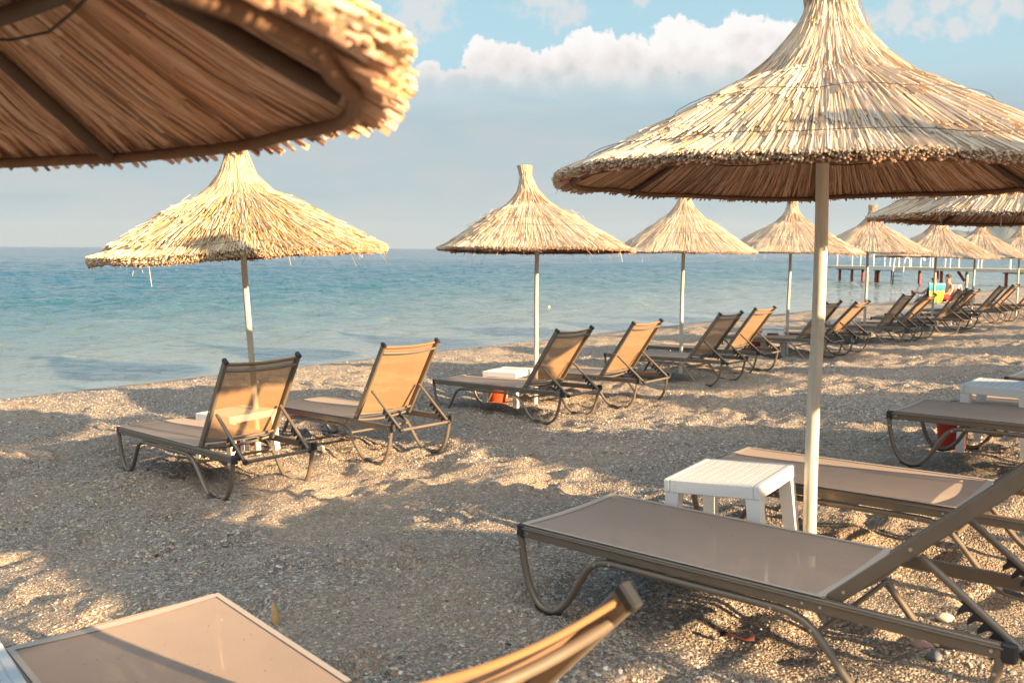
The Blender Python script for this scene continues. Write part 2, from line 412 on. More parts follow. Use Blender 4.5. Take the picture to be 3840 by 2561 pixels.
def samp_near(n):
    r=1.9+7.5*rng.random(n)**.75; a=rng.uniform(R(56),R(128),n)
    x,y=r*np.cos(a),r*np.sin(a); return to_uv(x,y)
def samp_mid(n):
    r=7+13*rng.random(n)**.9; a=rng.uniform(R(54),R(126),n)
    x,y=r*np.cos(a),r*np.sin(a); u,v=to_uv(x,y); k=u>-13.1; u=np.where(k,u,rng.uniform(-12.9,-7,n)); return u,v
vs=[];q=[];h=[];b0=0
for n_,smp,a_,b_ in((85000,samp_near,.0028,.0066),(4200,samp_near,.006,.0125),(46000,samp_mid,.006,.014),(1500,samp_mid,.012,.024)):
    v_,f4,f6=pebbles(n_,smp,a_,b_); vs.append(v_); q.append(f4+b0); h.append(f6+b0); b0+=len(v_)
peb=link(bpy.data.objects.new('pebbles',np_mesh('pebbles',np.concatenate(vs),[np.concatenate(q),np.concatenate(h)],[MAT['pebble_stone']],smooth=True)))
tag(peb,'loose rounded pebbles strewn over the beach','pebbles',kind='stuff')

# ------------------------------------------------------------------ sea
wu=-axis_lines([(11.6,42,.075),(42,80,.18),(80,130,.9),(130,500,9),(500,4000,250),(4000,26000,2200)])
wv=np.concatenate([-axis_lines([(12,60,1.0),(60,400,12),(400,4000,300),(4000,26000,2200)])[::-1],axis_lines([(-12,-5,.3),(-5,44,.095),(44,90,.35),(90,300,4),(300,4000,150),(4000,26000,2200)])]); wv=np.unique(wv)
WU,WV=np.meshgrid(wu,wv,indexing='ij')
out=-WU-13.3
amp=np.clip(out/7,.10,1)*np.clip(1.25-out/260,0,1)
WZ=np.zeros_like(WU)
for k in range(26):
    lam=np.exp(rng.uniform(math.log(.7),math.log(6.5))); th=R(198+rng.normal(0,32)); ph=rng.uniform(0,6.28)
    wob=.8*vnoise(WU*.13,WV*.13,40+k)
    s_=np.sin((WU*math.cos(th)+WV*math.sin(th))*2*math.pi/lam+ph+wob*2.2)
    WZ+=.0062*lam**.75*(s_+.35*(s_*s_-.5))
cm=np.clip((out+14*vnoise(WU*.10,WV*.05,71)-1)/26,.12,1)*np.clip(1.3-out/90,0,1)
cx=WU+.35*vnoise(WU*.8,WV*.8,72); cy=WV+.5*vnoise(WU*.7,WV*.7,73)
for sx_,sy_,h_,pw,sd_ in((1.25,.62,.050,5,74),(2.3,1.2,.030,5,75),(.62,.33,.060,7,76)):
    n_=vnoise(cx*sx_,cy*sy_,sd_); rdg=(1-np.abs(n_))**pw
    gate=np.clip((vnoise(cx*sx_*.45+7,cy*sy_*.6,sd_+10)+.12)*1.8,0,1)
    WZ+=h_*rdg*gate*cm/np.maximum(amp,.1)/.8
WZ=WZ*amp*.8+SEA
n1,n2=WU.shape; idx=np.arange(n1*n2).reshape(n1,n2)
wf=np.stack([idx[:-1,:-1],idx[:-1,1:],idx[1:,1:],idx[1:,:-1]],-1).reshape(-1,4)
sea=link(bpy.data.objects.new('sea',np_mesh('sea',np.stack([WU*U[0]+WV*V[0],WU*U[1]+WV*V[1],WZ],-1).reshape(-1,3),[wf],[MAT['sea_water']],smooth=True)))
tag(sea,'rippled turquoise sea darkening to blue at the horizon','sea',kind='structure')

# ------------------------------------------------------------------ straw parasols
def batch_tubes(P,rad,side_ref,sides=3):
    """P (N,K,3) polylines, rad (N,K); returns verts and faces"""
    N,K,_=P.shape
    T=np.gradient(P,axis=1); T/=np.linalg.norm(T,axis=2,keepdims=True)+1e-9
    S=np.cross(T,side_ref[:,None,:]); S/=np.linalg.norm(S,axis=2,keepdims=True)+1e-9
    Nn=np.cross(S,T)
    ph=rng.uniform(0,6.28,N)[:,None]
    rings=[]
    for k in range(sides):
        th=ph+2*math.pi*k/sides
        rings.append(P+rad[...,None]*(np.cos(th)[...,None]*S+np.sin(th)[...,None]*Nn))
    Vt=np.stack(rings,2)                                   # N,K,sides,3
    idx=np.arange(N*K*sides).reshape(N,K,sides)
    nx=np.roll(idx,-1,axis=2)
    q=np.stack([idx[:,:-1],nx[:,:-1],nx[:,1:],idx[:,1:]],-1).reshape(-1,4)
    c0=idx[:,0,::-1].reshape(-1,sides); c1=idx[:,-1,:].reshape(-1,sides)
    return Vt.reshape(-1,3),q,np.concatenate([c0,c1])
class Profile:
    def __init__(s,pts,seed,Rr):
        s.p=np.array(pts,float); d=np.linalg.norm(np.diff(s.p,axis=0),axis=1); s.t=np.concatenate([[0],np.cumsum(d)]); s.L=s.t[-1]; s.t/=s.L
        s.seed=seed; s.R=Rr
    def __call__(s,t,phi,off,shift=(0,0)):
        """t 0 at the rim .. 1 at the tip"""
        tt=np.clip(t,-.06,1)
        r=np.interp(tt,s.t,s.p[:,0]); z=np.interp(tt,s.t,s.p[:,1])
        lo=np.minimum(tt,0)*s.L
        e=.02; r2=np.interp(np.clip(tt+e,0,1),s.t,s.p[:,0]); z2=np.interp(np.clip(tt+e,0,1),s.t,s.p[:,1]); r1=np.interp(np.clip(tt-e,0,1),s.t,s.p[:,0]); z1=np.interp(np.clip(tt-e,0,1),s.t,s.p[:,1])
        dr,dz=r2-r1,z2-z1; l=np.sqrt(dr*dr+dz*dz)+1e-9; dr/=l; dz/=l
        r=r+dr*lo; z=z+dz*lo
        wob=1+.018*vnoise(phi*1.9+s.seed,phi*0+s.seed,3)+.010*vnoise(phi*4.7,phi*0+2.5,s.seed)
        r=r*wob
        z=z+.012*vnoise(phi*1.6+5,phi*0,s.seed+9)*np.clip(r/s.R,0,1)
        bul=.010*vnoise(phi*6,tt*5,s.seed+4)*np.clip(r/s.R*1.5,0,1)
        nr,nz=dz,-dr                                      # outward, upward
        o=off*np.clip(r/(.35*s.R),.30,1)+bul
        r=r+nr*o; z=z+nz*o
        k=np.clip(z/s.p[-1,1],0,1)
        return np.stack([r*np.cos(phi)+shift[0]*k,r*np.sin(phi)+shift[1]*k,z],-1)
PROF=lambda Rr,H,neck=1.0,belly=1.0:[(Rr,0),(Rr*.86,.085*H),(Rr*.68,.215*H*belly),(Rr*.50,.345*H*belly),(Rr*.34,.46*H*belly),(Rr*.225,.535*H),(.165*neck,.60*H),(.115*neck,.70*H),(.072*neck,.80*H),(.058*neck,.855*H),(.066*neck,.93*H),(.082*neck,1.0*H)]
def parasol(name,label,group,loc,canopy_z,Rr=1.12,H=.95,lean=(0,0,0),shift=(0,0),dens=1.0,mat='straw_pale',seed=1,ribphase=.25,hoop=None,width=.0038,shaggy=0.,neck=1.0,detail=True,skew=.6,fly=1.0,edge=.5,hoop_t=.035,over=0.,wires=(.12,.36),belly=1.0,pole_r=.025):
    """root at the foot of the pole; canopy_z is the rim height above the root"""
    root=empty(name,loc,lean); tag(root,label,'parasol',group)
    pb=MB(); top=canopy_z+H*.58
    pts=[(0,0,-.25)]+[(.004*math.sin(k*1.7+seed),.004*math.cos(k*2.1+seed),k*top/6) for k in range(7)]
    pb.tube(pts,[pole_r*(1.06-.012*i) for i in range(8)],12); pole=pb.build('pole',MAT['pole_wood'],root)
    pr=Profile(PROF(Rr,H,neck,belly),seed,Rr)
    V_=[];Q=[];C=[];MI_q=[];MI_c=[];b0=0
    def put(P,rad,ref,mi):
        nonlocal b0
        P=P+np.array([0,0,canopy_z])
        v,q,c=batch_tubes(P,rad,ref)
        V_.append(v);Q.append(q+b0);C.append(c+b0);MI_q.append(np.full(len(q),mi));MI_c.append(np.full(len(c),mi)); b0+=len(v)
    def course(n,ta,tb,ja,jb,o0,o1,sk,K,w,mi=0,lift=.0):
        skew_=sk*skew
        phi=rng.uniform(0,2*math.pi,n)
        t0=ta+rng.normal(0,ja,n); t1=tb+rng.normal(0,jb,n)
        s=np.linspace(0,1,K)[None]
        tt=t0[:,None]+(t1-t0)[:,None]*s
        off0=rng.uniform(o0[0],o0[1],n); off1=rng.uniform(o1[0],o1[1],n)
        off=(off0[:,None]*(1-s)+off1[:,None]*s)*edge
        off=off+lift*rng.random(n)[:,None]*(1-s)**2
        dphi=rng.normal(0,skew_,n)
        ph=phi[:,None]+dphi[:,None]*(1-s)*.5+rng.normal(0,skew_*.25,(n,1))*np.sin(s*3.1)
        P=pr(tt,ph,off,shift)
        rad=(w*rng.uniform(.65,1.25,n))[:,None]*np.interp(s,[0,.15,1],[.95,1,.62])
        ref=np.stack([np.cos(phi)*.5,np.sin(phi)*.5,np.full(n,.85)],-1)
        put(P,rad,ref,mi)
    D=dens; w=width
    K=5
    course(int(2600*D),-.012-over,.40,.010+over*.4,.05,(.004,.05),(.0,.02),.05+shaggy*.08,K,w)          # rim course, thick butt ends
    course(int(1500*D),-.004,.30,.010,.04,(.038,.055),(.02,.035),.05+shaggy*.1,4,w*1.05,0,shaggy*.05)
    course(int(1500*D),.16,.62,.05,.06,(.035,.06),(.01,.03),.06+shaggy*.1,K,w,0,shaggy*.06)
    course(int(900*D),.40,.80,.06,.05,(.035,.055),(.01,.03),.08+shaggy*.15,K,w*.95,0,shaggy*.05)
    course(int(420*D),.58,1.0,.05,.008,(.02,.05),(-.01,.02),.10,6,w*.95)
    # stray reeds
    n=int((46+150*shaggy)*(1 if detail else .4)*fly); 
    phi=rng.uniform(0,6.28,n); t0=rng.uniform(.05,.62,n); s=np.linspace(0,1,4)[None]
    tt=t0[:,None]-(rng.uniform(.05,.13,n))[:,None]*s*np.sign(rng.uniform(-.55,1,n))[:,None]
    off=.045*edge+s*rng.uniform(.012,.06,n)[:,None]
    put(pr(tt,phi[:,None]+rng.normal(0,.12,n)[:,None]*s,off,shift),np.full((n,4),w*.45),np.stack([np.cos(phi)*.5,np.sin(phi)*.5,np.full(n,.8)],-1),0)
    n=int((26+40*shaggy)*(1 if detail else .4)*fly); phi=rng.uniform(0,6.28,n); P0=pr(np.full((n,1),.01),phi[:,None],np.zeros((n,1)),shift)
    d=np.stack([np.cos(phi)*.3+rng.normal(0,.4,n),np.sin(phi)*.3+rng.normal(0,.4,n),-np.abs(rng.normal(.8,.5,n))],-1)*rng.uniform(.03,.12,n)[:,None]
    put(P0+d[:,None,:]*np.linspace(0,1,3)[None,:,None],np.full((n,3),w*.4),np.stack([np.cos(phi),np.sin(phi),np.zeros(n)],-1),0)
    # inner face: brown reeds seen from below
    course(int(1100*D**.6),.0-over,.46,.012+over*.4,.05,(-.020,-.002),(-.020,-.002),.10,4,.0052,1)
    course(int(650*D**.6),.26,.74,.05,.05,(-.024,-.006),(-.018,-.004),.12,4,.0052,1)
    # backing layer between the two
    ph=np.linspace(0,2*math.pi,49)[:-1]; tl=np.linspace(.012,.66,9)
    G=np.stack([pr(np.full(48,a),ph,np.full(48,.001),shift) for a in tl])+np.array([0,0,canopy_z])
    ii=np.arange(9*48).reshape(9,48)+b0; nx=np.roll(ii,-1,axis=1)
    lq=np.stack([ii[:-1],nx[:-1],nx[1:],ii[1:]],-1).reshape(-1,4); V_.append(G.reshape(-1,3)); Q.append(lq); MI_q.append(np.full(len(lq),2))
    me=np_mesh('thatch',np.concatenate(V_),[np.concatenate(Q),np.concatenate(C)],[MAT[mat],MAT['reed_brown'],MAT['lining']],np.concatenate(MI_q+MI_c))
    link(bpy.data.objects.new('thatch',me),root)
    # frame under the thatch
    def ring(t_,off_,r_,nm,mt,n=48,wv=0.):
        P=[pr(np.array([t_+wv*math.sin(k*5.1)]),np.array([2*math.pi*k/n]),np.array([off_]),shift)[0]+np.array([0,0,canopy_z]) for k in range(n)]
        q_=MB(); q_.tube([tuple(x) for x in P],r_,6 if detail else 4,closed=True); return q_.build(nm,mt,root)
    ring(hoop_t,-.024,.0115,'rim_hoop',MAT['wrap'])
    if hoop: ring(hoop,-.034,.017,'inner_hoop',MAT['rib_wood'],36)
    if detail:
        for t_ in wires: ring(t_,.056*edge+.012,.0013,'binding_wire',MAT['wire'],64,.006)
        ring(.27,-.026,.0028,'binding_wire',MAT['wire'],40,.010)
    ring(.90,.010,.0035,'neck_tie',MAT['wrap'],20)
    for k in range(6):
        a=ribphase+k*math.pi/3
        P=[pr(np.array([t_]),np.array([a]),np.array([-.034]),shift)[0]+np.array([0,0,canopy_z]) for t_ in(.035,.2,.36,.5,.62)]
        P.append(np.array([shift[0]*.55,shift[1]*.55,canopy_z+H*.52]))
        rb=MB(); rb.tube([tuple(x) for x in P],.0135,8); rb.build('rib',MAT['rib_wood'],root)
    return root

SHORE='straw parasols in the row along the shoreline'
UPPER='straw parasols in the row higher up the beach'
def shore(k,pos,rimz,zb,label,**kw):
    x,y=pos; return parasol('straw_parasol',label,SHORE,(x,y,zb),rimz-zb,**kw)
shore(1,(-2.18,7.68),-.085,-1.75,'shaggy golden straw parasol with a leaning pole, leftmost in the shore row',Rr=1.17,H=.97,lean=(0,R(-3.0),0),dens=2.3,mat='straw_gold',seed=11,shaggy=.75,neck=1.35,belly=1.03,edge=.6,skew=.6,width=.0037,fly=.7,wires=(.1,.3,.5))
shore(2,(.27,10.22),-.02,-1.75,'pale straw parasol whose spiky neck leans left, standing alone against open sea and sky',Rr=1.08,H=.95,lean=(R(-1.5),R(.2),0),shift=(-.15,.02),dens=1.5,seed=12,shaggy=.15,wires=(.3,))
shore(3,(2.41,12.86),-.04,-1.75,'straw parasol with its tip hidden behind the rim of the large near parasol',Rr=1.0,H=.95,dens=1.3,seed=13,ribphase=.5,wires=(.3,))
shore(4,(4.66,15.31),-.045,-1.75,'straw parasol directly behind and left of the thick near pole',Rr=1.16,H=.93,lean=(0,R(.4),0),dens=1.2,seed=14,neck=1.15,wires=(.3,))
shore(5,(6.93,17.77),-.045,-1.75,'straw parasol with a blunt orange tip, right of the thick near pole',Rr=1.12,H=.93,shift=(.06,0),dens=1.0,seed=15,detail=False)
shore(6,(9.19,19.81),-.145,-1.75,'straw parasol whose pole rises beside the two people on the beach',Rr=1.20,H=.98,lean=(0,R(1.0),0),dens=1.0,seed=16,detail=False,neck=1.3)
shore(7,(11.29,22.27),-.155,-1.75,'narrow necked straw parasol between the people and the far right one',Rr=1.14,H=.98,shift=(.12,0),lean=(0,R(1.0),0),dens=.9,seed=17,detail=False,neck=.9)
shore(8,(13.62,24.47),-.15,-1.75,'grey straw parasol cut by the right edge, last of the shore row',Rr=1.14,H=.92,dens=.9,seed=18,detail=False)
parasol('straw_parasol','big near straw parasol with a pale thick pole, filling the upper right',UPPER,(1.387,4.107,-1.46),.30+1.46,Rr=1.175,H=.88,dens=2.7,seed=21,ribphase=R(13),width=.0034,neck=1.55,lean=(0,0,0),skew=.35,fly=.2,edge=.6,pole_r=.029,wires=(.10,.40))
parasol('straw_parasol','brown straw parasol seen from underneath, filling the upper left corner',UPPER,(-1.27,1.04,-1.48),.198+1.48,Rr=1.115,H=.95,dens=3.0,seed=22,ribphase=R(8.7),hoop=.30,width=.0030,shaggy=.25,fly=0,edge=.42,skew=.6,hoop_t=.024,over=.032,mat='straw_gold')
parasol('straw_parasol','straw parasol cut by the right edge, tucked under the rim of the big near one',UPPER,(3.57,6.07,-1.45),.215+1.45,Rr=1.10,H=.95,dens=1.5,seed=23,ribphase=R(43))
# the rows further up the beach, out of the picture, whose shade falls across it
for k,(u_,v_) in enumerate([(4.8,-3.3),(4.8,0.0),(5.1,3.5),(4.8,7.1),(5.2,10.1),(4.9,13.5),(5.0,17),(5.0,20.5),(5.0,24),(5.0,27.5),
                            (2.05,3.55),(1.6,7.3),(1.9,11.6),(1.8,15.2),(1.8,18.7),(1.8,22.2),
                            (-.9,10.9),(-.9,14.3),(-.9,17.7),(-.9,20.6),(-.9,24.0)]):
    x,y=uv(u_,v_)
    zb=gz(x,y)
    parasol('straw_parasol','straw parasol standing further up the beach beyond the picture edge','straw parasols further up the beach',(x,y,zb),1.70,Rr=1.0 if k==2 else 1.12,dens=.22,seed=40+k,detail=False,width=.011)

# ------------------------------------------------------------------ loungers
LW=.65; LL=1.86; LH=.34; HS=1.34; BL=.715
S0=-.93; Y0=-LW/2
LEGP=[(.012,.300),(.022,.21),(.05,.105),(.092,.035),(.145,.010),(.205,.020),(.262,.075),(.318,.165),(.365,.232),(.42,.264),(.50,.272),(.8,.272),(1.12,.272),(1.20,.264),(1.262,.236),(1.325,.170),(1.40,.080),(1.468,.025),(1.55,.008),(1.64,.012),(1.715,.042),(1.765,.105),(1.80,.2),(1.822,.300)]
def smoothpath(P,k=3):
    P=[np.array(p,float) for p in P]; out=[]
    for i in range(len(P)-1):
        p0=P[max(i-1,0)];p1=P[i];p2=P[i+1];p3=P[min(i+2,len(P)-1)]
        for j in range(k):
            s=j/k; out.append(tuple(.5*((2*p1)+(-p0+p2)*s+(2*p0-5*p1+4*p2-p3)*s*s+(-p0+3*p1-3*p2+p3)*s**3)))
    return out+[tuple(P[-1])]
LM={}
def lounger_meshes():
    b=MB()
    LM['rails']=[]
    for y in(0,1):
        yy=Y0+.0125 if y==0 else -Y0-.0125
        q=MB(); q.box((S0+LL/2,yy,LH-.024),(LL-.05,.025,.048),bev=.004)
        q.tube([(S0+.03,yy+(-.0135 if y==0 else .0135),LH-.012),(S0+LL-.03,yy+(-.0135 if y==0 else .0135),LH-.012)],.004,6)
        e=-.0155 if y==0 else .0155; q.cur=1
        for s,z in((.06,LH-.024),(.40,.254),(.47,.272),(1.13,.272),(1.27,.232),(1.30,LH-.024),(1.24,LH-.024),(1.80,LH-.024),(.02,.25),(1.81,.25)):
            q.tube([(S0+s,yy+e*.8,z),(S0+s,yy+e*1.25,z)],.0055,8)
        LM['rails'].append(q.mesh('side_rail',[MAT['metal'],MAT['steel']]))
    LM['legs']=[]
    for y in(0,1):
        yy=Y0+.0125 if y==0 else -Y0-.0125
        q=MB(); pth=smoothpath([(S0+s,yy,z) for s,z in LEGP],3)
        q.tube(pth,.0145,10,up=(0,1,0),flat=(.95,1.15)); LM['legs'].append(q.mesh('leg_loop',MAT['metal']))
    LM['caps']=[]
    for s in(0,LL):
        for y in(-1,1): q=MB(); q.box((S0+s+(.018 if s==0 else -.018),y*(LW/2-.0125),LH-.024),(.042,.031,.056),bev=.005); LM['caps'].append(q.mesh('end_cap',MAT['black_plastic']))
    LM['pads']=[]
    for s0,s1 in((.095,.215),(1.48,1.68)):
        for y in(-1,1):
            q=MB(); q.tube([(S0+s0,y*(LW/2-.0125),.022),(S0+(s0+s1)/2,y*(LW/2-.0125),.004),(S0+s1,y*(LW/2-.0125),.018)],.016,8,up=(0,1,0)); LM['pads'].append(q.mesh('foot_pad',MAT['black_plastic']))
    LM['cross']=[]
    for s,z in((.40,.250),(1.285,.222)):
        q=MB(); q.tube([(S0+s,Y0+.02,z),(S0+s,-Y0-.02,z)],.010,8); LM['cross'].append(q.mesh('cross_bar',MAT['metal']))
    # sling of the seat: taut sheet dipping slightly, pale hem strips along its edges
    def zs(s,y): return LH+.004-.022*math.cos(y/(LW/2)*math.pi/2)*math.sin(max(0,min(1,(s-.0)/HS))*math.pi)**.35
    q=MB(); n=12
    q.grid([[(S0+.012+(HS-.045)*i/24,(-1+2*j/n)*(LW/2-.004),zs(.012+(HS-.045)*i/24,(-1+2*j/n)*(LW/2-.004))) for j in range(n+1)] for i in range(25)])
    q.grid([[(S0+.012+dx,(-1+2*j/n)*(LW/2-.004),LH+.003-dz) for j in range(n+1)] for dx,dz in((0,0),(-.008,.012),(-.006,.03),(.01,.036))])
    LM['seat']=q.mesh('seat_sling',MAT['sling'])
    q=MB()
    def strip(a,b):
        q.grid([[(S0+s,y,zs(s,y)+.0025) for (s,y) in row] for row in zip(*[a,b])])
    L_=[(.02+(HS-.06)*i/24) for i in range(25)]
    for sg in(-1,1):
        e=LW/2-.004
        q.grid([[(S0+s,sg*(e-w_),zs(s,sg*(e-w_))+.003) for w_ in((0,.009,.018) if sg>0 else (.018,.009,0))] for s in L_])
    for s0 in(.016,HS-.066):
        q.grid([[(S0+s0+w_,(-1+2*j/16)*(LW/2-.02),zs(s0+w_,(-1+2*j/16)*(LW/2-.02))+.0032) for j in range(17)] for w_ in(0,.016,.032)])
    LM['hem']=q.mesh('hem',MAT['hem'])
    # rear bar of the seat
    q=MB(); q.tube([(S0+HS-.035,y,LH-.004-.030*math.cos(y/(LW/2)*math.pi/2)) for y in np.linspace(-LW/2+.02,LW/2-.02,11)],.011,8); LM['rearbar']=q.mesh('seat_bar',MAT['metal'])
    # backrest in its own frame: x along the back, z normal (towards the sitter)
    yb=LW/2-.040
    LM['brails']=[]
    for sg in(-1,1):
        q=MB(); q.box((BL/2-.01,sg*yb,0),(BL+.04,.024,.046),bev=.004); q.cur=1
        for x in(.03,.30): q.tube([(x,sg*(yb+.010),0),(x,sg*(yb+.016),0)],.006,8)
        LM['brails'].append(q.mesh('back_rail',[MAT['metal'],MAT['steel']]))
    LM['bcaps']=[]
    for sg in(-1,1): q=MB(); q.box((BL+.012,sg*yb,0),(.026,.030,.054),bev=.005); LM['bcaps'].append(q.mesh('end_cap',MAT['black_plastic']))
    def bow(y): return -.024*math.cos(y/yb*math.pi/2)
    def bx(i): return .03+(BL-.045)*i/14
    def bz(i,y): return .014+bow(y)*(.35+.65*(i/14)**1.5)
    q=MB(); n=14
    q.grid([[(bx(i),(-1+2*j/n)*(yb-.008),bz(i,(-1+2*j/n)*(yb-.008))) for j in range(n+1)] for i in range(15)])
    q.grid([[(BL-.015+dx,(-1+2*j/n)*(yb-.008),bz(14,(-1+2*j/n)*(yb-.008))+dz) for j in range(n+1)] for dx,dz in((0,0),(.010,-.003),(.013,-.010),(.006,-.015),(-.006,-.012))])
    LM['bsling']=q.mesh('back_sling',MAT['sling_back'])
    q=MB(); q.tube([(BL-.058,y,bow(y)-.014) for y in np.linspace(-yb+.01,yb-.01,13)],.0115,8); LM['btop']=q.mesh('top_bar',MAT['metal'])
    q=MB(); q.grid([[(x_,(-1+2*j/n)*(yb-.012),bz(14,(-1+2*j/n)*(yb-.008))-.0035) for j in range(n+1)] for x_ in(BL-.034,BL-.027)]); LM['bseam']=q.mesh('seam',MAT['rib_wood'])
    q=MB(); q.tube([(.04,y,bow(y)*.9-.006) for y in np.linspace(-yb+.01,yb-.01,13)],.0115,8); LM['bbot']=q.mesh('bottom_bar',MAT['metal'])
def strut_meshes(ang):
    if ang in LM: return LM[ang]
    a=R(ang); yb=LW/2-.072; res=[]
    f=.30
    p0=np.array([S0+HS+f*math.cos(a)+.02*math.sin(a),0,LH+f*math.sin(a)-.02*math.cos(a)]); p1=np.array([S0+LL+.012,0,LH-.042])
    for sg in(-1,1):
        q=MB(); A=p0.copy();B=p1.copy();A[1]=B[1]=sg*yb
        q.tube([tuple(A),tuple(B)],.0125,8); st=q.mesh('prop_strut',MAT['metal'])
        q=MB(); d=(B-A); Ls=np.linalg.norm(d); d/=Ls; nn=np.array([d[2],0,-d[0]])
        if nn[2]>0: nn=-nn
        for i in range(5):
            s=Ls*(.46+.095*i)
            o_=A+d*s+nn*.010
            w=.040
            tri=[o_,o_+d*w,o_+d*w*.55+nn*.014,o_+d*w*.30+nn*.045,o_+d*w*.05+nn*.030]
            vs=[tuple(p+np.array([0,e,0])) for e in(-.011,.011) for p in tri]
            q.add(vs,[(4,3,2,1,0),(5,6,7,8,9)]+[(k,(k+1)%5,(k+1)%5+5,k+5) for k in range(5)])
        bA=A+d*Ls*.44+nn*.010; bB=A+d*Ls*.94+nn*.010
        q.tube([tuple(bA),tuple(bB)],.009,6)
        res.append((st,q.mesh('toothed_rack',MAT['black_plastic'])))
    q=MB(); q.tube([(p1[0],-yb-.012,p1[2]),(p1[0],yb+.012,p1[2])],.0125,8); bar=q.mesh('prop_bar',MAT['metal'])
    knob=[]
    for sg in(-1,1): q=MB(); q.ball((p1[0],sg*yb,p1[2]),.020,8); knob.append(q.mesh('prop_joint',MAT['black_plastic']))
    LM[ang]=(res,bar,knob); return LM[ang]
def mo(name,me,parent):
    return link(bpy.data.objects.new(name,me),parent)
def lounger(label,group,nfc,yaw,ang,slope=.03):
    ya=R(yaw); c,s=math.cos(ya),math.sin(ya)
    x=nfc[0]+c*.93-s*LW/2; y=nfc[1]+s*.93+c*LW/2
    root=empty('sun_lounger',(x,y,nfc[2]),(0,-slope,ya)); tag(root,label,'sun lounger',group)
    for m_ in LM['rails']:
        mo('side_rail',m_,root)
    for m_ in LM['legs']: mo('leg_loop',m_,root)
    for m_ in LM['caps']: mo('end_cap',m_,root)
    for m_ in LM['pads']: mo('foot_pad',m_,root)
    for m_ in LM['cross']: mo('cross_bar',m_,root)
    mo('seat_bar',LM['rearbar'],root)
    st=mo('seat_sling',LM['seat'],root); mo('hem',LM['hem'],st)
    bk=empty('backrest',(S0+HS,0,LH+.012),(0,-R(ang),0)); bk.parent=root
    for m_ in LM['brails']: mo('back_rail',m_,bk)
    for m_ in LM['bcaps']: mo('end_cap',m_,bk)
    for n_,k_ in(('back_sling','bsling'),('top_bar','btop'),('seam','bseam'),('bottom_bar','bbot')): mo(n_,LM[k_],bk)
    res,bar,kn=strut_meshes(ang)
    for s_,r_ in res:
        o_=mo('prop_strut',s_,root); mo('toothed_rack',r_,o_)
    mo('prop_bar',bar,root)
    for k_ in kn: mo('prop_joint',k_,root)
    return root
lounger_meshes()
GS='sling loungers paired under the shoreline parasols'; GU_='sling loungers higher up the beach'
for lab,p,yaw,a in [
 ('lounger with a see-through brown backrest, in front of the leaning pole at left',(-3.18,7.20,-1.755),-43.8,58),
 ('lounger with a glowing tan backrest, beside the see-through one under the golden parasol',(-2.28,8.28,-1.755),-43.2,58),
 ('lounger with a pole shadow slanting over its backrest, in front of a white table',(-.88,10.03,-1.765),-41.6,54),
 ('orange backed lounger just right of the one with the slanting pole shadow',(-.03,10.87,-1.755),-40.6,54),
 ('lounger whose backrest is half shaded, fifth from the left in the shore row',(1.29,12.57,-1.755),-41.7,52),
 ('orange backed lounger in front of the white stool, sixth along the shore row',(2.03,13.63,-1.755),-42.5,52),
 ('lounger with a brown backrest partly hidden by the thick near pole',(3.52,15.18,-1.745),-41.5,51),
 ('low reclined orange lounger just right of the thick near pole',(4.25,16.0,-1.745),-42.4,46),
 ('brown backed lounger, ninth along the shore row and left of the people',(5.80,17.67,-1.745),-42.2,52),
 ('low orange lounger in front of the person with the bottle',(6.49,18.42,-1.745),-42.3,46),
 ('upright brown lounger just in front of the towel draped chair and its neighbour',(7.81,19.70,-1.745),-41.6,54),
 ('low orange lounger right of the people, beside a thin pole',(8.58,20.84,-1.745),-43.0,46),
 ('brown lounger second from last before the right end of the shore row',(10.01,22.28,-1.745),-42.6,51),
 ('orange lounger beside the last pole at the right edge of the shore row',(10.72,23.04,-1.745),-42.6,50),
 ('lounger cut off by the right edge, furthest along the shore row',(12.35,24.75,-1.745),-42.4,51)]:
    lounger(lab,GS,p,yaw,a)
lounger('large near lounger across the lower right, in front of the white table',GU_,(.03,3.67,-1.46),-41.8,42,.02)
lounger('near lounger behind the thick pole and the white slatted table',GU_,(.93,4.63,-1.45),-40.3,42,.02)
lounger('lounger standing in front of the dark red bucket at the right edge',GU_,(2.45,5.83,-1.36),-41.5,45,.02)
lounger('lounger seen under the white table top at the right edge',GU_,(3.29,6.72,-1.44),-42.5,45,.02)
lounger('lounger of which one grey corner shows at the right edge, above the white table',GU_,(4.42,8.05,-1.44),-41.5,45,.02)
lounger('nearest lounger cut by the bottom edge, sunlit sling and raised orange backrest',GU_,(-1.476,2.529,-1.50),-47.8,46.6,.0)

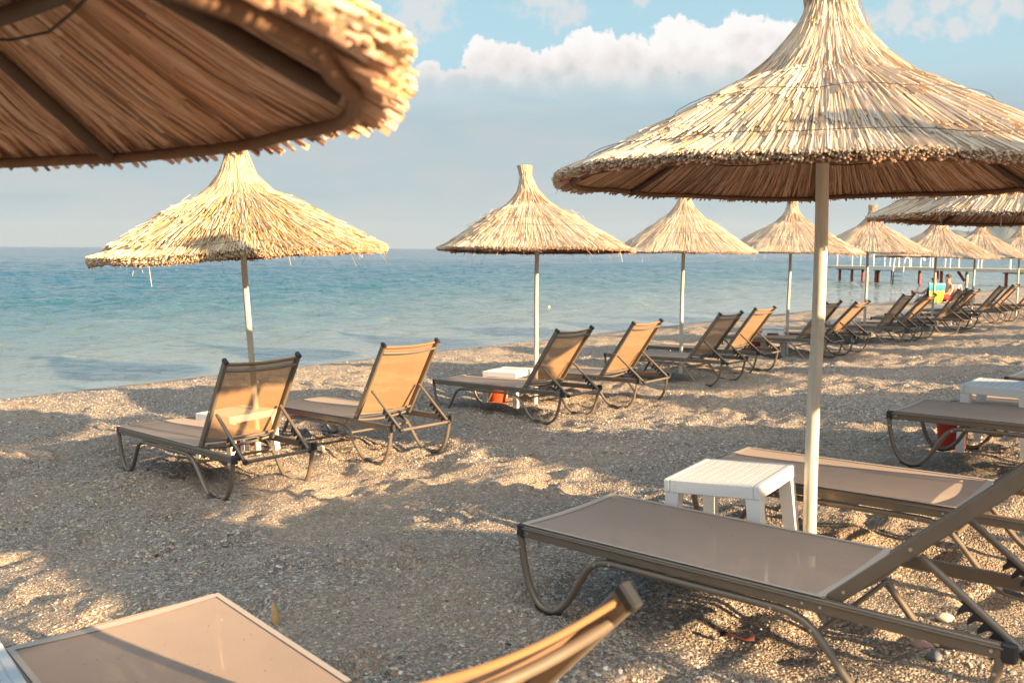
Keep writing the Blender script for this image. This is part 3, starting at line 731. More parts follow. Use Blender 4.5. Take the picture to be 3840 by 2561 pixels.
# ------------------------------------------------------------------ white plastic tables
def slat_table(label,loc,yaw,h=.40,sx=.44,sy=.50,tilt=0.):
    root=empty('side_table',loc,(0,-tilt,yaw)); tag(root,label,'table','white slatted side tables by the poles')
    q=MB(); fr=.028; n=9; th=.016
    wy=sy-2*fr
    for sg in(-1,1):
        q.box((sg*(sx/2-fr/2),0,h-.03),(fr,sy,.06),bev=.004)
        q.box((0,sg*(sy/2-fr/2),h-.03),(sx-2*fr-.002,fr,.06),bev=.004)
    gap=.006; w=(sx-2*fr-.004-gap*(n-1))/n
    for i in range(n):
        xx=-(sx-2*fr-.004)/2+w/2+i*(w+gap)
        q.box((xx,0,h-.008),(w,wy-.03,.013))
    for sg in(-1,1): q.box((0,sg*(wy/2-.008),h-.0075),(sx-2*fr-.004,.014,.0125))
    q.box((0,0,h-.0225),(sx-2*fr-.004,.02,.014))
    q.build('table_top',MAT['white_plastic'],root)
    for a in(-1,1):
        for b_ in(-1,1):
            q=MB(); x0,y0=a*(sx/2-.035),b_*(sy/2-.035); x1,y1=x0+a*.022,y0+b_*.022
            zt=h-.058; zb=-.03
            vs=[];w0,w1=.031,.024
            for (cx,cy,z,ww) in((x1,y1,zb,w1),(x0,y0,zt,w0)):
                vs+=[(cx-ww,cy-ww,z),(cx+ww,cy-ww,z),(cx+ww,cy+ww,z),(cx-ww,cy+ww,z)]
            q.add(vs,[(3,2,1,0),(4,5,6,7)]+[(i,(i+1)%4,(i+1)%4+4,i+4) for i in range(4)])
            q.build('leg',MAT['white_plastic'],root)
    return root
def tz(u,v): return gz(*uv(u,v))
def tab(label,u,v,z,yaw,h,tilt=.03):
    x,y=uv(u,v); return slat_table(label,(x,y,z),R(yaw),h,tilt=tilt)
slat_table('white slatted table in front of the thick near pole, between two loungers',(1.03,4.05,-1.46),R(-34),.455,tilt=.07)
x,y=uv(-1.68,7.12); slat_table('white slatted table at the right edge, above the dark red bucket',(x,y,-1.395),R(-41),.455,tilt=.01)
slat_table('white table of which only a corner shows at the lower left edge',(-1.40,1.98,-1.50),R(-50),.46,tilt=0)
tab('white slatted table seen through the see-through backrest at left',-6.80,4.08,-1.75,-34,.375)
tab('white slatted table in front of the lounger with the slanting pole shadow',-6.93,7.68,-1.755,-30,.375)
tab('white table behind the low orange lounger right of the thick pole',-7.05,17.7,-1.755,-36,.40)
tab('white table behind the brown and orange loungers left of the people',-6.9,20.75,-1.755,-36,.40)
tab('white table in front of the towel draped chair',-7.0,23.6,-1.755,-36,.42)
tab('white table beside the last pole at the right edge',-6.7,27.0,-1.745,-36,.42)
# stool
x,y=uv(-6.95,14.35)
root=empty('plastic_stool',(x,y,-1.755),(0,0,R(-20))); tag(root,'white plastic stool with tapered legs between the orange bucket and a pole','stool')
q=MB(); q.box((0,0,.445),(.36,.36,.03),bev=.012); q.box((0,0,.40),(.335,.335,.07),bev=.01); q.build('seat',MAT['white_plastic'],root)
for a in(-1,1):
    for b_ in(-1,1):
        q=MB(); vs=[]
        for cx,cy,z,ww in((a*.175,b_*.175,-.02,.026),(a*.14,b_*.14,.37,.05)): vs+=[(cx-ww,cy-ww,z),(cx+ww,cy-ww,z),(cx+ww,cy+ww,z),(cx-ww,cy+ww,z)]
        q.add(vs,[(3,2,1,0),(4,5,6,7)]+[(i,(i+1)%4,(i+1)%4+4,i+4) for i in range(4)]); q.build('leg',MAT['white_plastic'],root)

# ------------------------------------------------------------------ buckets used as bins
def bucket(label,loc,mat,r=.118,h=.27,tilt=(0,0,0)):
    root=empty('bucket',loc,tilt); tag(root,label,'bucket','plastic buckets used as bins')
    q=MB(); q.lathe([(r*.02,.0),(r*.74,0),(r*.76,.01),(r*.97,h-.05),(r*1.0,h-.045),(r*1.02,h-.04),(r*1.02,h-.008),(r*1.06,h),(r*1.0,h),(r*.97,h-.03),(r*.74,.02),(r*.02,.018)],28); q.build('bucket_body',mat,root)
    q=MB(); q.tube([(r*1.03*math.cos(a),r*1.03*math.sin(a)*.25-.02,h-.03-.10*math.sin(a)) for a in np.linspace(0,math.pi,13)],.004,6); q.build('handle',MAT['wire'],root)
bucket('dark red bucket under the lounger and table at the right edge',(3.22,6.52,-1.43),MAT['red_plastic'])
bucket('red bucket under the table beside the leaning pole at left',(-2.50,8.02,-1.775),MAT['orange_plastic'],.13,.25)
bucket('red bucket under the table behind the lounger with the slanting pole shadow',(-.17,10.55,-1.785),MAT['orange_plastic'],.14,.25)
bucket('bright orange bucket behind the orange backrest beside the stool',(4.28,15.95,-1.77),MAT['orange_plastic'],.16,.34)

# ------------------------------------------------------------------ pier
pa=np.array([29.6,52.4]); pd=np.array([-.60,.80]); pn=np.array([.80,.60])       # runs out to sea; pn points away from the camera
root=empty('pier',(float(pa[0]),float(pa[1]),SEA),(0,0,math.atan2(pd[1],pd[0]))); tag(root,'low wooden pier on rusty red piles with white railing posts','pier')
DL=13.8; x0=-12; PW=2.2; DZ=1.02
q=MB(); q.box(((x0+DL)/2,-PW/2,DZ-.03),(DL-x0,PW,.06)); 
q.build('deck',MAT['deck_wood'],root)
for yy in(.02,-PW-.02): q=MB(); q.box(((x0+DL)/2,yy,DZ-.115),(DL-x0,.05,.16)); q.build('edge_beam',MAT['pier_edge'],root)
for xx in np.arange(x0,DL,1.8): q=MB(); q.box((xx,-PW/2,DZ-.13),(.10,PW-.05,.13)); q.build('joist',MAT['pier_edge'],root)
q=MB(); q.box((9.1,.055,DZ-.10),(2.1,.018,.24)); q.build('fascia_board',MAT['pier_white'],root)
def pile(x,y,mat,r=.085,top=DZ-.2,bot=-1.4,dx=0,dy=0):
    q=MB(); q.tube([(x+dx,y+dy,bot),(x+dx*.5,y+dy*.5,(bot+top)/2),(x,y,top)],r,10); return q.build('pile',mat,root)
for x,y,mt in((12.2,-.2,'pier_post'),(11.6,-2.0,'pier_post'),(11.25,-.15,'pier_post'),(10.4,-2.0,'rib_wood'),(9.45,-.1,'pier_post'),(8.35,-.2,'pier_post'),(7.5,-2.0,'pier_post'),(5.05,-.15,'pier_post'),(4.4,-2.0,'pier_light_post'),(1.15,-.15,'pier_post'),(.6,-2.0,'pier_post'),(-2.2,-.15,'pier_post'),(-2.9,-2.0,'pier_post'),(-6,-.15,'pier_post'),(-6.6,-2,'pier_post')):
    pile(x,y,MAT[mt],.09)
pile(4.1,-.3,MAT['pier_post'],.085,DZ-.2,.25,-.42,0); pile(5.28,-.12,MAT['pier_post'],.07,DZ-.2,.30)
for xx in(12.2,9.45,1.15,-2.2): q=MB(); q.box((xx-.3,-1.1,DZ-.235),(.95,2.1,.06)); q.build('cross_beam',MAT['rib_wood'],root)
q=MB()
xs_n=[12.35,11.2,10.1,8.85,7.85,6.4,5.6,4.5,2.8,.9,-1.2,-3.2,-5.4,-8]; xs_f=[11.9,10.9,9.7,8.2,6.9,5.9,5.0,3.6,1.9,0,-2.2,-4.4,-6.8]
for i,(L_,yy) in enumerate(((xs_n,-.06),(xs_f,-PW+.06))):
    for k,xx in enumerate(L_):
        q=MB(); q.tube([(xx,yy,DZ-.02),(xx+.03*math.sin(k*2.3),yy,DZ+1.02)],.032,8); q.build('railing_post',MAT['pier_white'],root)
    rp=MB()
    for a,b_ in zip(L_[:-1],L_[1:]):
        for zz,sg in((.98,.22),):
            rp.tube([(a+(b_-a)*s,yy,DZ+zz-sg*4*s*(1-s)*(1.9 if a>11 else .35)) for s in np.linspace(0,1,7)],.014,5)
    rp.build('railing_rope',MAT['pier_white'],root)
# swimming ladder on the near side
lo=empty('ladder'); lo.parent=root
for xx in(7.35,8.05):
    lad=MB()
    lad.tube(smoothpath([(xx,-.45,DZ+.02),(xx,-.42,DZ+.48),(xx,-.2,DZ+.62),(xx,.10,DZ+.50),(xx-.05,.34,DZ-.3),(xx-.1,.55,-.4)],3),.028,8); lad.build('side_rail',MAT['pier_white'],lo)

for k in range(4): zz=DZ-.32-.26*k; q=MB(); q.box((7.66,.33+.06*k,zz),(.66,.09,.035)); q.build('rung',MAT['rib_wood'],lo)

# ------------------------------------------------------------------ two people sitting by the water
def skinned(name,verts,edges,radii,parent,mat,root_i=0,sub=1):
    me=bpy.data.meshes.new(name); me.from_pydata(verts,edges,[]); me.materials.append(mat)
    o=link(bpy.data.objects.new(name,me),parent)
    sk=o.modifiers.new('skin','SKIN'); sk.use_smooth_shade=True
    for d,r_ in zip(me.skin_vertices[0].data,radii): d.radius=(r_,r_) if not isinstance(r_,tuple) else r_; d.use_root=False
    me.skin_vertices[0].data[root_i].use_root=True
    s=o.modifiers.new('sub','SUBSURF'); s.levels=sub; s.render_levels=sub
    return o
def hand(vs,es,rs,wi,d,sd):
    """five short fingers fanned from a palm; d forward, sd sideways (unit vectors)"""
    d=Vector(d).normalized(); sd=Vector(sd).normalized(); w=Vector(vs[wi]); dn=d.cross(sd)
    pm=w+d*.06; vs.append(tuple(pm)); rs.append((.036,.02)); es.append((wi,len(vs)-1)); pi_=len(vs)-1
    for k,l in enumerate((.060,.075,.080,.072)):
        o_=sd*(-.030+.02*k)
        a=pm+d*.035+o_; b=a+d*l*.5+dn*.012; c=b+d*l*.4+dn*.03
        i0=len(vs); vs+= [tuple(a),tuple(b),tuple(c)]; rs+=[.010,.009,.008]; es+=[(pi_,i0),(i0,i0+1),(i0+1,i0+2)]
    a=w+d*.03-sd*.04; b=a+d*.04-sd*.02+dn*.015; i0=len(vs); vs+=[tuple(a),tuple(b)]; rs+=[.012,.010]; es+=[(wi,i0),(i0,i0+1)]
def lower(vs,d): return [(x_,y_,max(z_-d,.03+.02*(z_>.05))) for x_,y_,z_ in vs]
def head_parts(parent,c,facing,skin,hair,curly,bald):
    f=Vector(facing).normalized(); sdv=Vector((0,0,1)).cross(f).normalized()
    def P(a,b_,z): return (c[0]+f.x*a+sdv.x*b_,c[1]+f.y*a+sdv.y*b_,c[2]+z)
    for s in(-1,1): q=MB(); q.ball(P(.083,s*.033,.012),.012,8); q.build('eye',MAT['eye_dark'],parent)
    q=MB(); q.tube([P(.078,0,.02),P(.108,0,-.022),P(.086,0,-.032)],[.010,.016,.010],8); q.build('nose',skin,parent)
    for s in(-1,1): q=MB(); q.ball(P(-.005,s*.078,-.005),.026,8,sc=(1,.6,1.2)); q.build('ear',skin,parent)
    q=MB(); q.tube([P(.078,-.026,-.06),P(.090,0,-.062),P(.078,.026,-.06)],.008,6); q.build('mouth',MAT['lip'],parent)
    q=MB(); rr=random.Random(3)
    if curly:
        for k in range(75):
            a=rr.uniform(0,6.28); e=rr.uniform(.15,1.5)
            n=Vector((math.cos(a)*math.cos(e),math.sin(a)*math.cos(e),math.sin(e)))
            if n.dot(f)>.62 and n.z<.75: continue
            q.ball(P(n.x*.083 if False else n.dot(f)*.088-.01,n.dot(sdv)*.078,n.z*.10+.028),rr.uniform(.022,.034),6)
    else:
        for k in range(70):
            a=rr.uniform(0,6.28); e=rr.uniform(-.45,.45)
            n=Vector((math.cos(a)*math.cos(e),math.sin(a)*math.cos(e),math.sin(e)))
            if n.dot(f)>.35: continue
            q.ball(P(n.dot(f)*.086-.006,n.dot(sdv)*.076,n.z*.09+.0),.018,6)
    q.build('hair',hair,parent)
def at_px(px,py,z):
    """where a photograph pixel meets the level z (used once, to seat the people)"""
    th=math.atan((py-1280.5)/3400)+R(5.82); y=-z/math.tan(th); d=y*math.cos(R(5.82))-z*math.sin(R(5.82)); return (px-1920)/3400*d,y
pxx,pyy=15.35,32.3
pz=gz(pxx,pyy)
# folding beach chair under the towel, seen from behind; its sitter looks out to sea (-u) and to the left
face=Vector((-.10,.995,0)).normalized(); yawc=math.atan2(face.y,face.x)
ch=empty('folding_chair',(14.75,32.0,pz),(0,0,yawc)); tag(ch,'low folding beach chair hidden under a turquoise and yellow towel','beach chair')
q=MB()
for s in(-1,1):
    q.tube([(-.38,s*.27,.72),(.0,s*.27,.26),(.42,s*.27,.0)],.013,8); q.tube([(-.34,s*.27,.0),(.40,s*.27,.28)],.013,8)
q.tube([(-.38,-.27,.72),(-.38,.27,.72)],.013,8); q.build('chair_frame',MAT['steel'],ch)
q=MB(); q.grid([[(-.37+.37*s,y_,.71-.61*s-.02*math.cos(y_*5)) for y_ in np.linspace(-.26,.26,7)] for s in np.linspace(0,1,6)]); q.grid([[(.40*s,y_,.10+.02*s-.03*math.sin(s*3)) for y_ in np.linspace(-.26,.26,7)] for s in np.linspace(0,1,5)]); q.build('chair_sling',MAT['shorts_dark'],ch)
tw=MB()
rows=[]
for i in range(15):
    s=i/14; row=[]
    for j in range(19):
        y_=-.31+.62*j/18
        x_=-.405-.06*s+.022*math.sin(j*1.25+s*2)*s+.05*s*s; z_=.30-.66*s+.03*math.cos(j*.35*math.pi)*(1 if i==0 else 0)*.3-.05*s*math.sin(j/18*math.pi)
        row.append((x_+.40,y_*(1-.14*s)+.03*s,z_+.05*(y_/.3)*(1-s)+.09*s*(y_/.3)**2-.04*(1-s)*math.cos(y_/.31*1.57)))
    rows.append(row)
rows=[[(.0+.10,p[1]*.98,.305-.02) for p in rows[0]],[(.03,p[1],.318) for p in rows[0]]]+rows
tw.grid(rows)
tow=tw.build('beach_towel',MAT['beach_towel'],None); tow.location=(14.75-.40*face.x,32.0-.40*face.y,pz+.44); tow.rotation_euler=(0,0,yawc)
so=tow.modifiers.new('thickness','SOLIDIFY'); so.thickness=.008
tag(tow,'turquoise and yellow beach towel hung over a chair back','towel')
# sitter in the chair: only head, arm and bottle show past the towel
mA=empty('person',(14.75,32.0,pz),(0,0,yawc)); tag(mA,'balding tanned person seen from behind in a towel draped chair, arm holding a bottle','person')
vs=[(-.02,0,.36),(-.14,0,.56),(-.22,0,.78),(-.23,0,.98),(-.19,0,1.10),(-.18,0,1.19)]; rs=[(.16,.13),(.15,.115),(.16,.11),(.06,.055),(.078,.085),(.070,.078)]; es=[(0,1),(1,2),(2,3),(3,4),(4,5)]
for s in(-1,1):
    i0=len(vs)
    if s>0: vs+=[(-.20,.19,.80),(.02,.30,.62),(.14,.46,.66)]          # raised arm with the bottle, out to the left
    else: vs+=[(-.20,-.19,.80),(-.02,-.27,.56),(.22,-.25,.50)]
    rs+=[.055,.043,.032]; es+=[(2,i0),(i0,i0+1),(i0+1,i0+2)]
    if s>0: hand(vs,es,rs,i0+2,(.5,.85,.1),(0,0,1))
    else: hand(vs,es,rs,i0+2,(1,0,0),(0,1,0))
    i0=len(vs); vs+=[(.06,s*.10,.34),(.44,s*.13,.46),(.70,s*.13,.07),(.82,s*.13,.03)]; rs+=[.085,.06,.045,.03]; es+=[(0,i0),(i0,i0+1),(i0+1,i0+2),(i0+2,i0+3)]
vs=lower(vs,.24); skinned('body',vs,es,rs,mA,MAT['skin_tan']); head_parts(mA,(-.185,0,.90),(1,0,0),MAT['skin_tan'],MAT['hair_grey'],False,True)
q=MB(); 
for s in(-1,1): q.tube([(-.04,s*.09,.10),(.12,s*.105,.12),(.32,s*.12,.19)],[.115,.10,.088],10)
q.build('shorts',MAT['shorts_dark'],mA)
bt=empty('bottle',tuple(mA.matrix_basis@Vector((.20,.56,.28)))); tag(bt,'brown bottle with a pale cap, held out left of the towel draped chair','bottle')
q=MB(); q.lathe([(.028,0),(.032,.01),(.032,.16),(.013,.21),(.012,.25)],12); q.build('glass',MAT['bottle_glass'],bt)
q=MB(); q.lathe([(.0135,.20),(.0145,.262),(.004,.266)],10); q.build('cap',MAT['paper_label'],bt)
# second person, facing left towards the first
fB=Vector((-.93,-.36,0)); yB=math.atan2(fB.y,fB.x)
bx_,by_=15.62,32.55
mB=empty('person',(bx_,by_,pz),(0,0,yB)); tag(mB,'curly haired bare chested person in red shorts facing the towel draped chair','person')
vs=[(0,0,.38),(.0,0,.58),(-.02,0,.80),(.0,0,.93),(.01,0,1.03),(.01,0,1.12)]; rs=[(.16,.13),(.155,.12),(.165,.115),(.062,.058),(.082,.09),(.074,.082)]; es=[(0,1),(1,2),(2,3),(3,4),(4,5)]
for s in(-1,1):
    i0=len(vs); vs+=[(0,s*.20,.82),(.10,s*.25,.58),(.34,s*.14,.50)]; rs+=[.058,.046,.034]; es+=[(2,i0),(i0,i0+1),(i0+1,i0+2)]
    hand(vs,es,rs,i0+2,(1,-s*.35,0),(0,1,0))
    i0=len(vs); vs+=[(.08,s*.10,.36),(.44,s*.15,.44),(.50,s*.15,.08),(.64,s*.16,.04)]; rs+=[.09,.064,.048,.032]; es+=[(0,i0),(i0,i0+1),(i0+1,i0+2),(i0+2,i0+3)]
vs=lower(vs,.17); skinned('body',vs,es,rs,mB,MAT['skin']); head_parts(mB,(.01,0,.90),(1,0,0),MAT['skin'],MAT['hair_brown'],True,False)
q=MB()
for s in(-1,1): q.tube([(-.04,s*.09,.19),(.14,s*.11,.20),(.36,s*.14,.25)],[.125,.11,.095],10)
q.build('shorts',MAT['shorts_red'],mB)
ch2=empty('folding_chair',(bx_,by_,pz),(0,0,yB)); tag(ch2,'low folding chair with a white cloth over its back, under the curly haired person','beach chair')
q=MB()
for s in(-1,1):
    q.tube([(-.30,s*.27,.66),(-.05,s*.27,.12),(.30,s*.27,.0)],.013,8); q.tube([(-.34,s*.27,.0),(.32,s*.27,.12)],.013,8)
q.tube([(-.30,-.27,.66),(-.30,.27,.66)],.013,8); q.build('chair_frame',MAT['steel'],ch2)
q=MB(); q.grid([[(-.05+.37*s,y_,.10-.03*math.sin(s*3)) for y_ in np.linspace(-.26,.26,7)] for s in np.linspace(0,1,5)]); q.build('chair_sling',MAT['shorts_dark'],ch2)
cl=MB(); cl.grid([[(.0+dx+.012*math.sin(j*1.4),-.29+.58*j/12,z_) for j in range(13)] for dx,z_ in((.18,-.28),(.10,-.12),(.02,.012),(-.03,.012),(-.07,-.20),(-.10,-.50))])
clo=cl.build('white_cloth',MAT['white_cloth'],None,(bx_-.30*fB.x,by_-.30*fB.y,pz+.67),(0,0,yB)); clo.modifiers.new('thickness','SOLIDIFY').thickness=.008
tag(clo,'white cloth hung over the chair back behind the curly haired person','cloth')
bg=empty('backpack',(16.25,32.2,gz(16.25,32.2)),(0,R(-12),R(30))); tag(bg,'dark backpack standing right of the curly haired person','backpack')
q=MB(); q.box((0,0,.24),(.26,.34,.48),bev=.06); q.box((.12,0,.16),(.12,.26,.24),bev=.04); q.build('bag_body',MAT['bag_dark'],bg)
q=MB()
for s in(-1,1): q.tube([(-.12,s*.10,.44),(-.2,s*.11,.40),(-.21,s*.12,.2),(-.13,s*.12,.05)],.014,6)
q.tube([(0,-.06,.47),(0,0,.54),(0,.06,.47)],.012,6); q.build('strap',MAT['bag_dark'],bg)

# ------------------------------------------------------------------ small things on the beach and the water
def stone(label,x,y,s,mat,seed):
    u_,v_=to_uv(x,y); z=float(ground_at(np.array([u_]),np.array([v_]))[0]); rr=random.Random(seed)
    q=MB(); q.ball((0,0,0),1,14); M=[]
    q.v=[(p[0]*s*(1+.16*math.sin(p[1]*3+seed)),p[1]*s*.72*(1+.14*math.sin(p[0]*3.3+seed)),p[2]*s*.48*(1+.12*math.sin(p[0]*2+p[1]*2.2+seed))) for p in q.v]
    o_=q.build('stone',mat,None,(x,y,z+s*.22),(rr.uniform(-.15,.15),rr.uniform(-.15,.15),rr.uniform(0,3))); tag(o_,label,'stone','larger stones lying on the shingle')
stone('smooth pink stone under the tail of the large near lounger',*at_px(3465,2418,-1.44),.040,MAT['stone_pink'],1)
stone('cream stone beyond the prop strut of the large near lounger',*at_px(3552,2272,-1.43),.036,MAT['stone_pale'],2)
stone('blue grey stone beside the pink one under the near lounger',*at_px(3510,2470,-1.44),.032,MAT['stone_slate'],3)
stone('pale oval stone behind the see-through lounger tail',*at_px(1205,1707,-1.74),.05,MAT['stone_pale'],4)
stone('dark red brown stone on the shaded shingle in the middle',*at_px(845,2030,-1.58),.028,MAT['scrap_red'],5)
x,y=at_px(1038,2335,-1.47); q=MB()
q.grid([[(w*(.018*math.sin(s*3.14)**.8),.004*abs(w)+.03*s*s-.01,.115*s) for w in(-1,-.5,0,.5,1)] for s in np.linspace(0,1,9)])
lf=q.build('dry_leaf',MAT['leaf_dry'],None,(x,y,gz(x,y)+.015),(R(-14),R(8),R(40))); lf.modifiers.new('thickness','SOLIDIFY').thickness=.0015
tag(lf,'curled dry tan leaf standing on the shingle behind the nearest lounger','leaf')
for k,(px_,py_) in enumerate([(1010,1655),(1085,1690),(1190,1610),(1260,1575),(1325,1690),(690,1790),(1425,1760),(630,2010),(590,2015),(470,1735),(1290,1640),(960,1780),(1530,1530),(2350,1490),(2110,1620),(1890,1590)]):
    x_,y_=at_px(px_,py_,-1.70 if py_<1800 else -1.55); q=MB(); l_=.022+.012*math.sin(k*2.7)
    q.grid([[(w_*l_*.45*math.sin(.2+2.75*s_),.005*abs(w_)+.010*math.sin(s_*3+k),l_*2*(s_-.5)) for w_ in(-1,0,1)] for s_ in np.linspace(0,1,6)])
    u_,v_=to_uv(x_,y_); lf2=q.build('fallen_leaf',MAT['leaf_rust'],None,(x_,y_,float(ground_at(np.array([u_]),np.array([v_]))[0])+.014),(R(80+9*math.sin(k)),R(12*math.cos(k*1.7)),k*1.3)); lf2.modifiers.new('thickness','SOLIDIFY').thickness=.0012
    tag(lf2,'small rust brown dry leaf lying on the shingle','leaf','small dry leaves scattered on the shingle')
x,y=at_px(2765,2392,-1.46); q=MB(); q.grid([[(.032*i-.06,.014*j+.006*math.sin(i*2),.006*math.sin(i*1.7+j)+.012) for j in range(-1,2)] for i in range(5)])
sr=q.build('leaf_scrap',MAT['scrap_red'],None,(x,y,gz(x,y)),(0,0,R(-20))); sr.modifiers.new('thickness','SOLIDIFY').thickness=.003; tag(sr,'dark red scrap lying in the shade before the large near lounger','scrap')
def buoy(label,px,py,mat,r):
    x,y=at_px(px,py,SEA); root=empty('buoy',(x,y,SEA)); tag(root,label,'buoy')
    q=MB(); q.ball((0,0,r*.35),r,12); q.build('float',mat,root); q=MB(); q.tube([(0,0,r*1.25),(0,0,r*1.6)],r*.18,8); q.build('lifting_eye',MAT['black_plastic'],root)
buoy('tiny orange float on the water right of the second pole',2057,1153,MAT['stone_pale'],.06)
buoy('small white buoy beyond the pier',3461,969,MAT['white_plastic'],.45)

# ------------------------------------------------------------------ far headland
def hills(label,az0,az1,dist,prof,depth):
    n=60; rows=[]
    for j in range(7):
        d=dist+depth*j/6; k=math.sin(math.pi*min(j/6*.5+.0,1))
        row=[]
        for i in range(n+1):
            s=i/n; az=R(az0+(az1-az0)*s)
            hgt=np.interp(s,[p[0] for p in prof],[p[1] for p in prof])*(.0+1.0*k**.8)*(1 if j<6 else 1)
            hgt*=1+.10*float(vnoise(np.array(s*14.),np.array(j*.7),5))
            row.append((math.sin(az)*d,math.cos(az)*d,SEA-6+hgt))
        rows.append(row)
    q=MB(); q.grid(rows); o_=q.build('hills',MAT['hill_green'],None); tag(o_,label,'hills',kind='structure')
hills('faint blue mountain ridge on the far shore at the right',23.6,31,13000,[(0,0),(.09,150),(.2,260),(.32,330),(.42,300),(.55,420),(.7,520),(1,640)],2500)

# ------------------------------------------------------------------ air between here and the far shore
q=MB(); q.box((0,9500,250),(40000,22000,2*290)); hz=q.build('haze',None or bpy.data.materials.new('haze_air'),None)
hm=hz.data.materials[0]; hm.use_nodes=True; hm.node_tree.nodes.clear(); t=NT(hm.node_tree)
pvn=t.new('ShaderNodeVolumePrincipled'); pvn.inputs['Color'].default_value=(.70,.86,1.0,1); pvn.inputs['Density'].default_value=1.5e-5; pvn.inputs['Anisotropy'].default_value=.2
on=t.new('ShaderNodeOutputMaterial'); t.l.new(pvn.outputs[0],on.inputs['Volume']); tag(hz,'thin pale sea haze in the distance','haze',kind='stuff')
hz.location.z=0
USE_HAZE=True
if not USE_HAZE: bpy.data.objects.remove(hz)

# ------------------------------------------------------------------ sun and sky
EL=R(14.2); SAZ=R(-35.4)
sd=Vector((math.cos(SAZ)*math.cos(EL),math.sin(SAZ)*math.cos(EL),math.sin(EL)))
sl=bpy.data.lights.new('sun','SUN'); sl.energy=4.7; sl.angle=R(.5); sl.color=(1,.665,.355)
so=link(bpy.data.objects.new('sun',sl)); so.rotation_euler=sd.to_track_quat('Z','Y').to_euler(); so.location=(20,-20,20)
w=bpy.data.worlds.new('World'); sc.world=w; w.use_nodes=True; t=NT(w.node_tree)
bgn=w.node_tree.nodes['Background']
sky=t.new('ShaderNodeTexSky',_sky_type='NISHITA',_sun_disc=False,_sun_elevation=EL,_sun_rotation=math.pi/2-SAZ,_air_density=1.0,_dust_density=1.2,_ozone_density=1.5)
tc=t.new('ShaderNodeTexCoord'); dirv=tc.outputs['Generated']
sx=t.new('ShaderNodeSeparateXYZ',Vector=dirv); X_,Y_,Z_=sx.outputs
az=t.m('ARCTAN2',X_,Y_); hl=t.m('SQRT',t.m('ADD',t.m('MULTIPLY',X_,X_),t.m('MULTIPLY',Y_,Y_))); el=t.m('ARCTAN2',Z_,hl)
PX=1/2082.
def sky_at(dx,dy):
    th=math.atan((dy-784)/2082); e=-(th)-R(5.82)
    a=math.atan((dx-1175)/2082/ (math.cos(R(5.82))-math.tan(th)*0+1e-9) *math.cos(th) /1.0)
    # exact: camera ray to world
    xr=(dx-1175)/2082; yr=-(dy-784)/2082
    c,s=math.cos(R(5.82)),math.sin(R(5.82)); Yw=c+yr*s; Zw=-s+yr*c
    return math.atan2(xr,Yw),math.atan2(Zw,math.hypot(xr,Yw))
cv=t.new('ShaderNodeCombineXYZ',X=az,Y=el,Z=0.0).outputs[0]
# warp for billowy edges
nA=t.n.new('ShaderNodeTexNoise'); t.put(nA.inputs['Vector'],cv); nA.inputs['Scale'].default_value=26; nA.inputs['Detail'].default_value=6; nA.inputs['Roughness'].default_value=.58
nB=t.n.new('ShaderNodeTexNoise'); t.put(nB.inputs['Vector'],cv); nB.inputs['Scale'].default_value=75; nB.inputs['Detail'].default_value=5; nB.inputs['Roughness'].default_value=.6
puffs=[(930,215,42),(985,195,40),(1050,195,38),(1108,140,46),(1160,150,44),(1205,160,40),(1265,175,46),(1300,150,42),(1345,118,50),(1395,140,56),(1450,150,56),(1500,160,50),(1545,95,48),(1590,115,54),(1640,135,58),(1690,85,46),(1740,100,52),(1790,115,54),(1840,125,50),(1130,200,50),(1330,195,56),(1500,200,52),(1680,180,60),(1220,205,42),(1420,200,56),(1600,195,56),(1780,180,60),(1880,160,60),(1950,170,60)]
def blob_field(vec,lst):
    acc=None
    for dx,dy,r_ in lst:
        a,e=sky_at(dx,dy)
        n=t.n.new('ShaderNodeVectorMath'); n.operation='DISTANCE'; t.put(n.inputs[0],vec); n.inputs[1].default_value=(a,e,0)
        f=t.m('SUBTRACT',1,t.m('MULTIPLY',n.outputs['Value'],1/(r_*1.15*PX)))
        acc=f if acc is None else t.m('SMOOTH_MAX',acc,f,.18)
    return acc
wv_=t.n.new('ShaderNodeVectorMath'); wv_.operation='MULTIPLY_ADD'; t.put(wv_.inputs[0],nA.outputs['Color']); wv_.inputs[1].default_value=(.020,.020,0)
wv0=t.n.new('ShaderNodeVectorMath'); wv0.operation='SUBTRACT'; t.put(wv0.inputs[0],cv); wv0.inputs[1].default_value=(.010,.010,0); t.put(wv_.inputs[2],wv0.outputs[0])
fld=blob_field(wv_.outputs[0],puffs)
fld=t.m('ADD',fld,t.m('MULTIPLY',t.m('SUBTRACT',nB.outputs[0],.5),1.0))
cum=t.ss(fld,-.02,.16)
_,e_base=sky_at(1300,232); _,e_top=sky_at(1300,60); _,e_mid=sky_at(1300,170)
# wisps high up
wfld=blob_field(wv_.outputs[0],[(1285,15,60),(1310,45,34),(1465,5,28),(960,20,85),(930,75,45),(2060,28,44),(2000,40,30),(2190,60,36),(2250,25,50),(2310,5,50),(2150,10,30),(1250,-40,90),(2120,55,36)])
wfld=t.m('ADD',wfld,t.m('MULTIPLY',t.m('SUBTRACT',nB.outputs[0],.5),1.9))
wfld=t.m('ADD',wfld,t.m('MULTIPLY',t.m('SUBTRACT',nA.outputs[0],.5),1.2))
wisp=t.ss(wfld,.05,.75,0,.8)
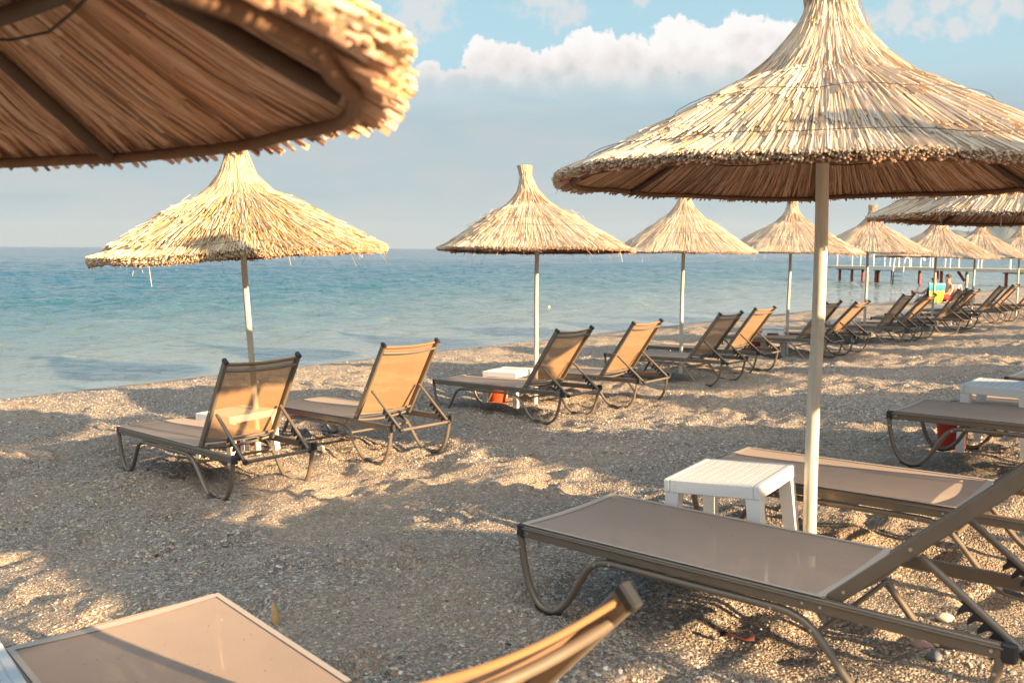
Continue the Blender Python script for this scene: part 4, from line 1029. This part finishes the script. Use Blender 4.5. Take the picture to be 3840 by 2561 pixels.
# stratus veil: grey blue below the cumulus base, streaked
mpv=t.n.new('ShaderNodeMapping'); t.put(mpv.inputs[0],cv); mpv.inputs['Scale'].default_value=(3.2,16,1)
st=t.noise(mpv.outputs[0],1.6,5,.55,.4)
veil_edge=t.m('ADD',el,t.m('MULTIPLY',t.m('SUBTRACT',st,.5),.06))
veil=t.ss(veil_edge,sky_at(1300,110)[1],sky_at(1300,300)[1],0,1)
K=.1        # sky strength
def lin(r,g,b): return tuple(((c/255+.055)/1.055)**2.4 if c>10 else c/3294. for c in(r,g,b))
EXPO=2.10
def skyc(r,g,b): return tuple(c/(2**EXPO)/K for c in lin(r,g,b))
zen=t.ramp(t.ss(el,0,.6),[(0,skyc(186,214,222)),(.38,skyc(172,211,223)),(1,skyc(104,160,196))])
blue=t.mix(.08,zen,sky.outputs[0])
hor=t.ramp(t.m('MULTIPLY',t.m('ADD',el,0.0),1/.18),[(0,skyc(192,201,206)),(.12,skyc(188,200,205)),(.45,skyc(182,199,206)),(.8,skyc(175,198,208)),(1,skyc(173,203,216))])
hor=t.mix(t.ss(st,.40,.62,0,.55),hor,skyc(200,202,202)); hor=t.mix(t.ss(st,.44,.26,0,.5),hor,skyc(166,184,190))
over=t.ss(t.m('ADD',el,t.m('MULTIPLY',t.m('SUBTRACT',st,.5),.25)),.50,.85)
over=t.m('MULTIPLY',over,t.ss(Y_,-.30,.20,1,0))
blue=t.mix(over,blue,tuple(2.9*x for x in skyc(246,238,226)))  # added bright white sky high up behind the camera, to lift the shadows
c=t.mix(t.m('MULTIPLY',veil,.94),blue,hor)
c=t.mix(wisp,c,skyc(226,226,226))
tone=t.m('ADD',t.m('MULTIPLY',t.m('SUBTRACT',el,e_base),1/(e_top-e_base)*.9),t.m('MULTIPLY',t.m('SUBTRACT',nA.outputs[0],.5),1.1))
tone=t.m('ADD',tone,t.m('MULTIPLY',fld,-.35))
ccol=t.ramp(t.ss(tone,-.2,.70),[(0,skyc(208,210,212)),(.3,skyc(232,228,226)),(.65,skyc(243,238,236)),(1,skyc(254,252,250))])
fade=t.ss(el,e_base-.012,e_base+.040)
c=t.mix(t.m('MULTIPLY',cum,fade),c,ccol)
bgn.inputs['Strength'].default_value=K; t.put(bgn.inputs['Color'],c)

# ------------------------------------------------------------------ camera
cd=bpy.data.cameras.new('camera'); cam=link(bpy.data.objects.new('camera',cd)); sc.camera=cam
cd.sensor_width=36; cd.lens=3400/3840*36; cd.clip_end=60000; cd.clip_start=.05
cam.matrix_world=Matrix.Rotation(R(90-5.82),4,'X')@Matrix.Rotation(.0049,4,'Z')
cd.dof.use_dof=True; cd.dof.focus_distance=7.0; cd.dof.aperture_fstop=5.0
sc.view_settings.view_transform='Standard'; sc.view_settings.look='None'; sc.view_settings.exposure=EXPO; sc.view_settings.gamma=1
sc.cycles.use_denoising=True; sc.cycles.max_bounces=8; sc.cycles.transparent_max_bounces=16; sc.cycles.volume_bounces=0
